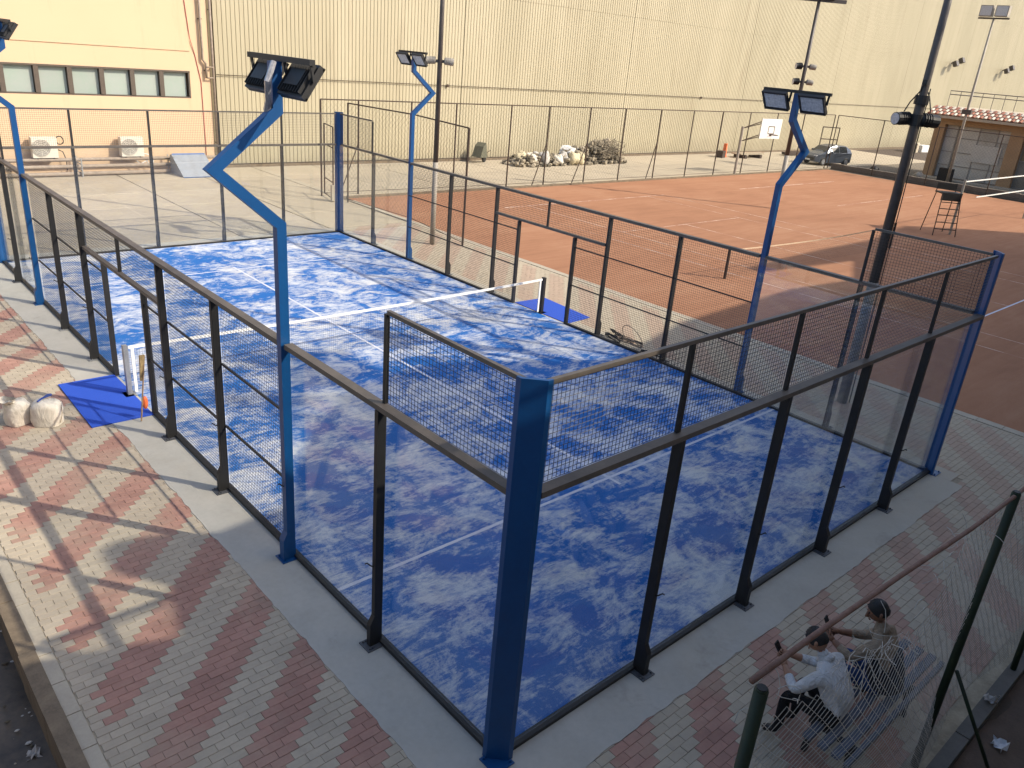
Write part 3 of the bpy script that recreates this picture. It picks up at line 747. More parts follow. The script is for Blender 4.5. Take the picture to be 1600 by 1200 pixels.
mb = MB(); mb.box((0, -.33, 1.70), (.92, .03, .30)); mb.build("seat_front", BLACK, t)
mb = MB(); mb.box((0, .30, 2.12), (.9, .035, .28)); mb.tube([(-.44, .3, 1.9), (-.44, .3, 2.26)], .02, 6); mb.tube([(.44, .3, 1.9), (.44, .3, 2.26)], .02, 6); mb.build("backrest", BLACK, t)

def chain(mb, p, q, z0, z1, pitch=.22, r=.0022):
    """diamond wire between two points"""
    p = Vector((*p, 0)); q = Vector((*q, 0)); L = (q - p).length; u = (q - p) / L; H = z1 - z0; s_ = -H
    while s_ < L:
        for sg in (1, -1):
            a0, a1 = s_, s_ + H
            t0, t1 = max(0, -a0) / H, min(1, (L - a0) / H)
            if t1 > t0:
                A, B = p + u * (a0 + t0 * H), p + u * (a0 + t1 * H)
                zz = (lambda t_: z0 + H * t_) if sg > 0 else (lambda t_: z1 - H * t_)
                mb.wire((A.x, A.y, zz(t0)), (B.x, B.y, zz(t1)), r)
        s_ += pitch
def clay_fence(pts, label, braces=(), fz=3.83):
    t = thing("chain_link_fence", label, "fence", (*pts[0], 0), "rusty fences round the clay")
    o = Vector((*pts[0], 0))
    loc = [Vector((*p, 0)) - o for p in pts]
    for i, p in enumerate(loc):
        mb = MB(); mb.tube([p, p + Vector((0, 0, fz))], .037, 7); mb.build("post", RUSTY, t)
    for i in range(len(loc) - 1):
        a, b = loc[i], loc[i + 1]
        mb = MB(); mb.tube([a + Vector((0, 0, fz)), b + Vector((0, 0, fz))], .025, 6); mb.build("top_rail", RUSTY, t)
        mb = MB(); mb.tube([a + Vector((0, 0, .12)), b + Vector((0, 0, .12))], .012, 5); mb.build("bottom_rail", RUSTY, t)
        mb = MB(); chain(mb, a[:2], b[:2], .12, fz); mb.build("netting", WIRE, t)
    for (i, dx, dy) in braces:
        p = loc[i]; mb = MB(); mb.tube([p + Vector((dx, dy, 0)), p + Vector((0, 0, 2.1))], .026, 6); mb.build("brace", RUSTY, t)
    return t
clay_fence([(12.75, 26.1), (14.5, 26.1), (17.1, 26.0), (19.5, 25.9), (22.8, 25.85), (25.3, 25.8), (28.3, 25.8), (31.1, 25.8), (34.2, 25.8), (37.3, 25.8), (40.3, 25.8), (43.4, 25.8), (46.7, 25.8), (50.2, 25.8), (54.6, 25.8)],
           "long rusty chain link fence behind the clay, in front of the ribbed hall", ((1, -.9, 0), (5, -.9, -.1), (6, -1.0, -.1), (8, -.6, .0)))
clay_fence([(13.1, 24.6), (13.45, 20.7), (12.8, 16.7)], "short rusty fence at the corner of the clay beside the tall brown pole", ())
clay_fence([(54.7, 25.6), (55.0, 22.3), (55.0, 18.5), (55.0, 14.5), (55.0, 10.5)], "rusty chain link fence between the clay and the tiled kiosk", ())
t = thing("gate", "rusty gate frame standing open at the corner of the yard", "gate", (12.6, 24.9, 0), None, R(75))
for x in (0, 1.35): MB().tube([(x, 0, .08), (x, 0, 2.9)], .03, 6).build("upright", RUSTY, t)
for z in (.1, .75, 2.1, 2.9): MB().tube([(0, 0, z), (1.35, 0, z)], .024, 6).build("crosspiece", RUSTY, t)
MB().box((.0, 0, .35), (.22, .16, .62)).build("weight_block", CONC, t)

t = thing("basketball_hoop", "white basketball backboard on a leaning post by the clay fence", "basketball hoop", (42.2, 25.45, 0))
MB().tube([(0, 0, 0), (0, 0, 3.0)], .085, 10).build("post", POLEL, t)
mb = MB()
for z in (2.55, 3.35):
    for s_ in (-.35, .55): mb.tube([(0, 0, z - .45), (1.25 + s_, -.68, z + .02)], .028, 6)
mb.build("arm", RUSTY, t)
B = Matrix.Rotation(R(-6), 3, 'Z')
mb = MB(); mb.box((2.05, -.75, 2.95), (2.05, .05, 1.22), B); bo = mb.build("backboard", WHITE, t)
mb = MB()
for c_, d_ in (((0, .02, .59), (2.05, .03, .05)), ((0, .02, -.59), (2.05, .03, .05)), ((-1.0, .02, 0), (.05, .03, 1.2)), ((1.0, .02, 0), (.05, .03, 1.2)), ((.05, -.03, .14), (.62, .012, .05)), ((.05, -.03, -.30), (.62, .012, .05)), ((-.25, -.03, -.08), (.05, .012, .42)), ((.35, -.03, -.08), (.05, .012, .42))):
    mb.box(Vector((2.05, -.75, 2.95)) + B @ Vector(c_), d_, B)
mb.build("frame_lines", BROWNF, bo)
mb = MB(); pc = Vector((2.12, -1.05, 2.60)); mb.tube([pc + Vector((.23 * math.cos(a), .23 * math.sin(a), 0)) for a in [k * math.pi / 8 for k in range(17)]], .02, 6)
mb.bar((2.1, -.80, 2.58), (2.1, -.74, 2.58), .2, .14); mb.build("ring", RUSTY, t)

# ------------------------------------------------------------------ rubble, sacks and things along the hall
FS = ["plump", "slumped", "upright"]
spots = [(29.2, 31.9), (29.9, 31.5), (30.6, 31.3), (31.2, 31.7), (31.7, 31.2), (32.4, 31.4), (32.9, 31.0), (30.2, 32.2), (31.0, 32.4), (33.6, 31.2)]
for k, (x, y) in enumerate(spots):
    mb = MB(); r4 = random.Random(k); h = r4.uniform(.34, .5); q = k * 1.7
    mb.sphere((0, 0, h * .9), (.36, .30, h), 16, 12, 0, lambda d: 1 + .16 * math.sin(4 * d.x + q) + .12 * math.sin(6 * d.z + 3 * d.y + q) + .07 * math.sin(13 * d.y + 9 * d.x) - (.25 * abs(d.z) ** 3))
    o = mb.build("rubble_sack", SACK if k % 3 == 1 else mat("grey_sack", (0.42, 0.40, 0.37), .85, scale=5, bmp=.3) if k % 3 else mat("cream_sack", (0.55, 0.48, 0.32), .85, scale=5, bmp=.3), None, True, (x, y, -.03)); o.rotation_euler = (0, 0, k)
    tag(o, ("filled cream sack", "filled white sack", "filled grey sack")[k % 3] + " in the heap against the ribbed hall", "sack", "filled sacks along the hall wall", "thing")
mb = MB(); mb.prism([(-.8, 0), (.9, 0), (.7, .35), (-.3, .75), (-.6, .6)], 'y', -.35, .35)
o = mb.build("white_sheet_bundle", WHITE, None, False, (33.3, 31.9, .42)); o.rotation_euler = (R(8), R(-18), R(20)); tag(o, "white folded sheet thrown on top of the filled sacks", "sheet", None, "thing")
RUB = [mat("rubble_brown", (0.20, 0.17, 0.125), .95, scale=3, bmp=.6), mat("rubble_tan", (0.31, 0.265, 0.195), .95, scale=3, bmp=.6), mat("rubble_dark", (0.10, 0.085, 0.06), .95, scale=3, bmp=.6)]
mb = MB(); r5 = random.Random(3)
for k in range(900):
    a = r5.random(); x = 28.4 + 9.4 * a; env = (.55 if a < .45 else .95 if a < .72 else 1.35) * (.6 if a > .92 or a < .06 else 1)
    z = r5.random() ** 1.4 * env; s_ = r5.uniform(.08, .24)
    mb.sphere((x + r5.uniform(-.1, .1), 31.75 + r5.uniform(-.7, .7) * (1.3 - z), z), (s_, s_ * r5.uniform(.5, 1), s_ * r5.uniform(.4, .9)), 6, 4, r5.randrange(3), lambda d: 1 + .25 * math.sin(9 * d.x + 5 * d.z + k))
for k in range(260):
    p = Vector((35.4 + 1.9 * r5.random(), 31.3 + r5.uniform(-.6, .6), r5.uniform(.3, 1.35))); d = Vector((r5.uniform(-1, 1), r5.uniform(-.5, .5), r5.uniform(-.4, .6))).normalized() * r5.uniform(.3, .8)
    mb.tube([p - d / 2, p + d / 2 + Vector((0, 0, .05))], .012, 5, r5.randrange(3))
tag(mb.build("rubble_heap", RUB), "brown heap of rubble and brushwood in front of the ribbed hall", "rubble heap", None, "stuff")
t = thing("wheelbarrow", "small dark wheelbarrow tipped against the hall wall", "wheelbarrow", (27.0, 33.0, 0), None, R(20))
mb = MB(); mb.prism([(-.45, .35), (.35, .30), (.15, 1.15), (-.15, .95)], 'y', -.3, .3); mb.build("tray", mat("dusty_green", (0.10, 0.10, 0.07), .7), t)
mb = MB(); mb.tube([(.5, -.05, .18), (.5, .05, .18)], .18, 14); mb.build("wheel", DARK, t)
for s_ in (-.25, .25): MB().tube([(.4, s_ * .3, .2), (-.2, s_, .45), (.7, s_ * 1.2, .7)], .022, 6).build("handle", RUSTY, t)

# car
def car():
    t = thing("parked_car", "grey blue hatchback parked beyond the corner of the clay", "car", (57.6, 27.3, -.0), None, R(166))
    CP = mat("grey_blue_car_paint", (0.075, 0.09, 0.115), 0.25, metal=.35, var=.05, scale=2)
    GL = mat("dark_car_glass", (0.02, 0.025, 0.03), 0.08)
    # lofted body sections along x: (x, half width low, half width high, z low, z belt, z roof, half width roof)
    sec = [(-1.95, .70, .72, .35, .78, .80, .66), (-1.80, .80, .82, .25, .95, 1.20, .60), (-1.2, .84, .85, .22, .97, 1.47, .62), (-.2, .85, .85, .22, .96, 1.50, .62), (.5, .85, .85, .22, .95, 1.38, .61), (1.05, .85, .84, .22, .93, .99, .66), (1.7, .83, .80, .25, .80, .84, .64), (2.02, .72, .70, .32, .62, .66, .58)]
    vs = []; n = 8
    for x, a, b, z0, z1, z2, r_ in sec: vs += [(x, -a, z0), (x, -b * 1.0, z1), (x, -r_, z2), (x, -r_ * .5, z2 + .03), (x, r_ * .5, z2 + .03), (x, r_, z2), (x, b, z1), (x, a, z0)]
    fs = []; mi = []
    for i in range(len(sec) - 1):
        for k in range(n): fs.append((i * n + k, i * n + (k + 1) % n, (i + 1) * n + (k + 1) % n, (i + 1) * n + k)); mi.append(0)
    fs += [tuple(range(n - 1, -1, -1)), tuple((len(sec) - 1) * n + k for k in range(n))]; mi += [0, 0]
    mb = MB(); mb.add(vs, fs); mb.build("body", CP, t)
    def quad(pts, name, m, off=.006):
        a, b, c_, d = [Vector(p) for p in pts]; nn = (b - a).cross(d - a).normalized() * off
        if nn.dot((a + c_) / 2 - Vector((0, 0, .8))) < 0: nn = -nn
        MB().add([a + nn, b + nn, c_ + nn, d + nn, a, b, c_, d], [(0, 1, 2, 3), (0, 4, 5, 1), (1, 5, 6, 2), (2, 6, 7, 3), (3, 7, 4, 0)]).build(name, m, t)
    quad([(1.02, -.64, 1.01), (1.02, .64, 1.01), (.53, .58, 1.385), (.53, -.58, 1.385)], "windscreen", GL, .02)
    quad([(-1.82, -.58, 1.02), (-1.82, .58, 1.02), (-1.78, .54, 1.2), (-1.78, -.54, 1.2)], "rear_window", GL, .03)
    for s_ in (-1, 1):
        quad([(.42, s_ * .835, .99), (-.35, s_ * .84, 1.0), (-.35, s_ * .65, 1.44), (.40, s_ * .635, 1.36)], "side_window", GL, .012)
        quad([(-.43, s_ * .84, 1.0), (-1.25, s_ * .84, 1.01), (-1.2, s_ * .65, 1.42), (-.43, s_ * .65, 1.44)], "side_window", GL, .012)
        MB().box((1.86, s_ * .58, .70), (.20, .26, .13), Matrix.Rotation(R(-14 * -s_), 3, 'Z')).build("headlight", LENS, t)
        MB().sphere((.62, s_ * .98, 1.02), (.08, .13, .09), 8, 6).build("wing_mirror", CP, t, True)
        for x in (-1.25, 1.25):
            w = MB(); w.tube([(x, s_ * .66, .31), (x, s_ * .70, .31), (x, s_ * .84, .31), (x, s_ * .87, .31)], [.28, .31, .31, .28], 18); wo = w.build("wheel", DARK, t)
            MB().tube([(x, s_ * .86, .31), (x, s_ * .885, .31)], .19, 12).build("rim", GALV, wo)
    MB().box((1.98, 0, .48), (.10, 1.1, .16)).build("grille", DARK, t)
    MB().box((2.04, 0, .40), (.02, .46, .11)).build("number_plate", WHITE, t)
    return t
car()
t = thing("scaffold_frame", "thin rusty upright frame behind the parked car", "frame", (60.3, 28.8, 0), None, R(-32))
for x in (-.75, .75): MB().tube([(x, 0, 0), (x, 0, 2.65)], .045, 6).build("upright", RUSTY, t)
for z in (1.7, 2.62): MB().tube([(-.75, 0, z), (.75, 0, z)], .04, 6).build("crosspiece", RUSTY, t)
t = thing("road_barrier", "small orange red barrier standing by the hall, left of the hoop", "barrier", (50.9, 32.2, 0), None, R(15))
MB().prism([(-.28, 0), (.28, 0), (.16, .15), (.08, 1.0), (-.08, 1.0), (-.16, .15)], 'y', -.12, .12).build("body", ORANGE, t)
MB().box((-.75, 0, .25), (.7, .5, .5)).build("crate", RUSTY, t)
t = thing("plank_stack", "low stack of pale planks on the yard behind the hoop", "plank stack", (53.2, 31.6, 0), None, R(-4))
for k in range(7): MB().box((rng.uniform(-.3, .3), -.4 + .2 * (k % 4), .30 + .07 * (k // 4)), (3.0, .18, .055)).build("plank", WOOD if k % 2 else SLAB, t)
for x in (-1.0, .9): MB().box((x, -.1, .13), (.25, 1.1, .27)).build("bearer", RUSTY, t)
t = thing("plank_stack", "dark stack of boards beside the pole, left of the car", "plank stack", (60.5, 32.0, 0), None, R(-3))
for k in range(5): MB().box((rng.uniform(-.2, .2), -.3 + .3 * (k % 2), .12 + .11 * (k // 2)), (2.6, .25, .09)).build("plank", RUSTY, t)
for k in range(6):
    x = 84 + k * 2.3 + rng.uniform(-.3, .3)
    o = MB().add(*chamfer_box((1.5, .9, rng.uniform(.5, 1.0)), .05)).build("block", SLAB if k % 2 == 0 else WHITE, None, False, (x, 31.6, -.05)); o.rotation_euler = (0, 0, rng.uniform(-.3, .3))
    tag(o, ("tan block", "white block")[k % 2] + " in the far row along the hall, behind the dark spotlight pole", "block", "pale blocks along the far end of the hall", "thing")

# ------------------------------------------------------------------ ribbed hall
WY = 33.9
hall = thing("hall_building", "huge hall clad in cream ribbed metal sheet filling the background", "hall", (11.6, WY, 0))
PITCH = .21
def rib_sheet(w, z0, z1, yo):
    mb = MB(); n = round(w / PITCH); vs = []; fs = []
    prof = []
    for k in range(n):
        x = k * w / n; p = w / n
        prof += [(x, 0), (x + p * .72, 0), (x + p * .80, .026), (x + p * .92, .026)]
    prof.append((w, 0))
    for x, y in prof: vs += [(x, y + yo, z0), (x, y + yo, z1)]
    for i in range(len(prof) - 1): fs.append((2 * i, 2 * i + 2, 2 * i + 3, 2 * i + 1))
    return mb.add(vs, fs)
rows = [(.10, 4.2, 0.0), (4.15, 8.97, -.012), (8.92, 13.9, -.024), (13.85, 20, -.036)]
W14 = 14.28
for r_, (z0, z1, yo) in enumerate(rows):
    src = rib_sheet(W14 - .03, z0, z1, yo).build("cladding_panel", HALL, hall, loc=(.2, 0, 0))
    for k in range(1, 9): inst(src, "cladding_panel", hall, (.2 + k * W14, 0, 0))
MB().span((0, .12, -.1), (130, 14, 20.0)).build("inner_wall", mat("seam_dark", (0.16, 0.135, 0.085), .9), hall)
MB().span((.2, -.10, -.1), (130, .11, .13)).build("plinth", KERBB, hall)
MB().tube([(.2, -.075, 4.13), (130, -.075, 4.13)], .016, 6).build("conduit", RUSTY, hall)
for k in (25, 49, 67): MB().box((k - 11.6, -.09, 4.13), (.12, .08, .14)).build("junction_box", RUSTY, hall)
for k in range(40): MB().box((.6 + k * 2.02, -.06, .155), (2.0, .06, .03)).build("base_flashing", RUSTY, hall) if k < 20 else None
for x, lab in ((93.4, "twin floodlights on the hall wall, the pair nearer the dark spotlight pole"), (109.2, "twin floodlights on the hall wall, the pair above the tiled kiosk")):
    t = thing("wall_floodlight", lab, "floodlight", (x, WY - .12, 8.75), "floodlight pairs high on the hall wall")
    MB().tube([(-.75, -.5, .05), (.75, -.5, .45)], .05, 6).build("bracket", RUSTY, t); MB().tube([(0, 0, .1), (0, -.5, .25)], .06, 6).build("arm", RUSTY, t)
    for s_ in (-1, 1):
        o = MB().box((s_ * .72, -.75, .25 + .2 * s_), (.62, .42, .52), Matrix.Rotation(R(-25), 3, 'X')).build("lamp_head", POLE, t)

# ------------------------------------------------------------------ peach building
pb = thing("peach_building", "peach rendered building with a long window band and grey pipes at its foot", "building", (0, 33.62, 0))
WT, WB, WR, WL = 4.24, 3.10, 10.50, -16.0
w = MB(); w.span((WL, 0, -.5), (11.42, .9, WB)); w.span((WL, 0, WT), (11.42, .9, 9.5)); w.span((WR, .001, WB), (11.42, .9, WT)); w.span((WL, .9, -.5), (11.42, 10, 9.5))
w.build("wall", PEACHS, pb)
MB().span((WL, -.035, 5.06), (10.55, .0, 9.2)).build("raised_panel", PEACHS, pb)
MB().span((WL - .1, -.12, 9.5), (11.5, 10, 9.75)).build("roof_slab", CONC, pb)
fr = MB(); fr.span((WL, .02, WB), (WR, .14, WB + .06)); fr.span((WL, -.02, WT - .07), (WR, .14, WT)); fr.span((WR - .07, .0, WB + .06), (WR, .14, WT - .07)); wf = fr.build("window_frame", BROWNF, pb)
xs = [WR - .02 - 1.21 * k for k in range(22)]
for k in range(21):
    x1, x0 = xs[k], xs[k + 1]
    MB().span((x0 - .09, -.01, WB + .06), (x0 + .09, .30, WT - .07)).build("mullion", BROWNF, wf)
    MB().span((x0 + .10, .16, WB + .06), (x1 - .11, .185, WT - .07)).build("pane", TEALP, wf)
def pipe(name, pts, r, m, label, cat="pipe", loc=(0, 0, 0), clamps=()):
    t = thing(name, label, cat, loc)
    MB().tube(pts, r, 9).build("tube", m, t, True)
    for p in clamps: MB().box(p, (.16, .10, .05)).build("clamp", RUSTY, t)
    return t
pipe("drain_pipe", [(11.05, 33.50, 9.3), (11.07, 33.50, 4.75), (11.20, 33.50, 4.6), (11.20, 33.50, 3.98)], .055, PIPEC, "short brown downpipe ending above the peach building's corner", clamps=[(11.06, 33.54, 6.4), (11.2, 33.54, 4.3)])
pipe("drain_pipe", [(11.53, 33.52, 9.4), (11.53, 33.52, .1)], .055, PIPEC, "full height brown downpipe where the peach building meets the hall", clamps=[(11.53, 33.57, z) for z in (1.2, 4.0, 4.45, 6.8)])
pipe("link_pipe", [(11.20, 33.46, 4.45), (11.5, 33.46, 4.45)], .03, PIPEC, "upper short pipe linking the two downpipes at the hall corner")
pipe("link_pipe", [(11.20, 33.46, 4.0), (11.5, 33.46, 4.0)], .03, PIPEC, "lower short pipe linking the two downpipes at the hall corner")
pipe("red_cable", [(10.30, 33.56, 9.3), (10.42, 33.56, 7.4), (10.58, 33.56, 5.6), (10.78, 33.6, 4.9), (10.98, 33.6, 3.8), (11.0, 33.6, 1.5), (11.0, 33.6, .4)], .014, mat("red_cable", (0.35, 0.04, 0.05), .5), "thin red cable running down the peach wall beside the downpipes", "cable")
for k, (x, lab) in enumerate(((4.25, "white air conditioner unit on the peach wall, nearer the picture edge"), (7.62, "white air conditioner unit on the peach wall, nearer the sloped metal cover"))):
    t = thing("air_conditioner", lab, "air conditioner", (x, 33.28, 1.10), "air conditioner units on the peach wall")
    b_ = MB(); b_.box((0, 0, 0), (.92, .36, .80)); cb = b_.build("casing", mat("aged_white_casing", (0.62, 0.58, 0.50), .5, var=.08), t)
    g_ = MB(); g_.tube([(-.13, -.181, .0), (-.13, -.20, .0)], .335, 20, 0); g_.build("fan_grille", mat("fan_grey", (0.30, 0.28, 0.25), .6), cb)
    g_ = MB()
    for r_ in (.07, .14, .21, .28, .33): g_.tube([(-.13 + r_ * math.cos(a), -.21, r_ * math.sin(a)) for a in [q * math.pi / 10 for q in range(21)]], .008, 4)
    for q in range(8): a = q * math.pi / 4; g_.wire((-.13, -.212, 0), (-.13 + .33 * math.cos(a), -.212, .33 * math.sin(a)), .008)
    g_.build("fan_guard", mat("aged_white_casing", (0.62, 0.58, 0.50)), cb)
    for s_ in (-.3, .3): MB().bar((s_, -.14, -.43), (s_, .34, -.43), .05, .05).build("wall_bracket", RUSTY, t)
    g_ = MB()
    if k == 0:
        g_.tube([(.62 + .14 * math.cos(a), .05 + .02 * math.sin(3 * a), .26 + .16 * math.sin(a)) for a in [q * .4 for q in range(0, 20)]], .022, 5)
        g_.tube([(.48, .1, -.1), (.7, .1, -.2), (.8, .1, -.55), (.78, .1, -.95)], .02, 5); g_.build("hose", DARK, t, True)
    else:
        g_.tube([(.45, -.05, -.3), (.7, -.05, -.35), (.8 + .0, -.05, -.62)] + [(.72 + .13 * math.cos(a), -.06, -.62 + .13 * math.sin(a)) for a in [q * .5 for q in range(0, 16)]] + [(.3, -.05, -.75), (.15, -.05, -.6)], .024, 5); g_.build("hose", WHITE, t, True)
for k, (z, y, r_, x1) in enumerate(((.10, 32.75, .085, 9.0), (.36, 32.95, .08, 9.1), (.60, 33.2, .075, 11.3))):
    pipe("floor_pipe", [(-8, y, z), (x1, y, z)], r_, PIPEC, ["lowest long pipe along the foot of the peach building", "middle long pipe along the foot of the peach building", "topmost long pipe along the foot of the peach building"][k])
for x in (1.2, 5.4, 9.15):
    t = thing("pipe_support", ["metal stand under the pipes at the picture edge", "metal stand under the pipes below the first air conditioner", "metal stand under the pipes by the sloped cover"][int(x // 4)], "pipe stand", (x, 33.0, 0), "stands under the long pipes")
    for y in (-.4, .35): MB().box((0, y, .36), (.05, .05, .74)).build("leg", GALV, t)
    for z in (.24, .50): MB().bar((0, -.42, z), (0, .38, z), .05, .04).build("crosspiece", GALV, t)
t = thing("metal_cover", "sloped blue grey metal cover over the pipes beside the hall corner", "metal cover", (9.85, 32.2, 0))
mb = MB(); mb.prism([(-.75, 0), (.75, 0), (.75, .78), (.55, .80)], 'x', -.75, .75); mb.build("shell", mat("blue_grey_sheet", (0.30, 0.34, 0.40), .5, scale=3, col2=(0.24, 0.25, 0.27)), t)
MB().bar((-.75, -.76, .015), (.75, -.76, .015), .04, .03).build("front_edge", BLUE, t)
MB().bar((-.72, .56, .82), (.72, .56, .82), .05, .05).build("upper_edge", mat("faded_blue", (0.12, 0.2, 0.42), .6), t)

# ------------------------------------------------------------------ tiled kiosk
KX = 60.5
ks = thing("kiosk", "low kiosk with tiled eaves, roof railing and dirty glazed front", "kiosk", (KX, 14, 0))
b_ = MB(); b_.span((.6, -9, -.1), (7, 6.6, 4.25)); b_.build("core", KTAN, ks)
for y in (6.25, .9, -4.4): MB().span((0, y, -.1), (.62, y + (.72 if y > 6 else .9), 3.86)).build("pillar", KTAN, ks)
MB().span((-.02, -9, 3.861), (.62, 6.99, 4.27)).build("beam", KTAN, ks)
MB().span((-.75, -9.6, 4.28), (7.4, 7.6, 4.46)).build("eaves_board", mat("pale_eaves", (0.45, 0.38, 0.28), .9), ks)
MB().span((-1.2, -9.5, -.1), (.02, 7.2, .16)).build("step", CONC, ks)
tb = MB(); n = 7                                        # barrel tiles: half round, sloping up to the parapet
for q in range(n):
    a0, a1 = math.pi * q / n, math.pi * (q + 1) / n
    tb.add([(-.0, -.125 * math.cos(a0), .09 * math.sin(a0)), (-.0, -.125 * math.cos(a1), .09 * math.sin(a1)), (.42, -.105 * math.cos(a1), .075 * math.sin(a1)), (.42, -.105 * math.cos(a0), .075 * math.sin(a0))], [(0, 1, 2, 3)])
tb.add([(0, -.125 * math.cos(math.pi * q / n), .09 * math.sin(math.pi * q / n)) for q in range(n + 1)], [tuple(range(n + 1))])
tsrc = None; roof = MB().prism([(-.72, 4.47), (.62, 4.47), (.62, 5.02)], 'y', -9.5, 7.5).build("roof_slope", TILE, ks)
sl = math.atan2(.55, 1.34)
for r_ in range(3):
    for k in range(66):
        y = 7.35 - k * .255
        p = (-.76 + .40 * r_ * math.cos(sl), y, 4.50 + .40 * r_ * math.sin(sl) + .03 * r_)
        me = None
        if tsrc is None:
            o = tb.build("roof_tile", TILE, roof); tsrc = o.data; o.location = p
            tp = tsrc.copy(); tp.materials.clear(); tp.materials.append(TILEP)
        else: o = inst(tp if (k + r_) % 2 else tsrc, "roof_tile", roof, p)
        o.rotation_euler = (0, -sl, 0)
MB().span((.62, -9.5, 4.47), (7.2, 7.3, 5.05)).build("parapet", mat("pale_eaves", (0.45, 0.38, 0.28)), ks)
rl = MB()
for z in (5.9, 6.15): rl.tube([(1.0, -9, z), (1.0, 6.9, z)], .03, 6); rl.tube([(1.0, 6.9, z), (6.8, 6.9, z)], .03, 6)
for k in range(22): rl.tube([(1.0, 6.9 - k * .75, 5.04), (1.0, 6.9 - k * .75, 6.15)], .022, 5)
rl.build("roof_railing", mat("grey_railing", (0.13, 0.12, 0.11), .6), ks)
def glazed(y0, y1, cols, rows_, tone):
    fw = MB()
    cy = [y1 - (y1 - y0) * c_ / sum(cols) for c_ in [sum(cols[:i]) for i in range(len(cols) + 1)]]
    cz = [.18, 1.05, 2.0, 3.0, 3.85]
    for a in cy: fw.span((.40, a - .035, .17), (.50, a + .035, 3.855))
    for z in cz: fw.span((.405, y0, z - .03), (.495, y1, z + .03))
    f_ = fw.build("window_frame", mat("grey_alu", (0.28, 0.26, 0.23), .5), ks)
    for i in range(len(cols)):
        for j in range(4):
            MB().span((.44, cy[i + 1] + .036, cz[j] + .031), (.46, cy[i] - .036, cz[j + 1] - .031)).build("pane", tone[(i * 3 + j * 5) % len(tone)], f_)
PD = mat("brown_stained_pane", (0.17, 0.145, 0.11), .5, scale=1.2, col2=(0.26, 0.24, 0.20), world_coords=True); PW = mat("pale_sheet_pane", (0.58, 0.56, 0.51), .6, scale=1.0, col2=(0.48, 0.46, 0.41), world_coords=True)
glazed(1.82, 6.24, [.85, .25, 1.3, 1.3, .9], 4, [FROST, PW, FROST, PD, FROST])
glazed(-3.48, .88, [1, 1, 1, 1], 4, [PD, mat("ochre_pane", (0.24, 0.18, 0.09), .5), PD])
MB().span((.36, 2.2, 1.5), (.398, 4.1, 2.7)).build("cardboard_patch", PW, ks)
o = MB().box((0, 0, 0.5), (.5, .9, 1.0)).build("dark_bin", DARK, None, False, (58.6, 18.6, 0)); tag(o, "dark box at the foot of the glazed kiosk front", "box", None, "thing")
lw = MB()
for k in range(24): lw.span((55.25, 24.6 - k, -.05), (55.55, 25.59 - k, .40 + rng.uniform(-.02, .02)))
tag(lw.build("low_wall", mat("dark_brown_concrete", (0.20, 0.17, 0.14), .9, scale=1.5, col2=(0.13, 0.11, 0.09), world_coords=True)), "low dark concrete wall along the edge of the clay by the kiosk", "wall", None, "thing")  # mottled dark brown tone over the whole wall
for k, (x, y, m) in enumerate(((56.6, 22.9, DARK), (57.5, 20.0, POLEL))):
    o = MB().sphere((0, 0, .28), (.34, .34, .30), 10, 7).build("planter", m, None, True, (x, y, .0))
    tag(o, ["dark round tyre planter between the car and the kiosk", "pale round planter at the kiosk's near corner"][k], "planter", None, "thing")

# ------------------------------------------------------------------ bottom right: bench, people, torn chain link
bn = thing("bench", "worn blue slatted bench with two people sitting on it", "bench", (2.25, -2.0, 0))
for k, y in enumerate((-.20, -.06, .09)): MB().box((1.08, y + .0, .43), (2.24, .085, .035)).build("slat", BENCHB, bn)
MB().box((1.08, -.31, .40), (2.24, .045, .06)).build("rear_rail", BENCHB, bn)
for x in (.25, 1.55):
    for y in (-.26, .18): MB().bar((x, y, .012), (x + .03, y * .8, .41), .07, .05).build("leg", BLACK, bn)
    MB().bar((x, -.29, .39), (x, .2, .39), .05, .04).build("cross_beam", BLACK, bn)

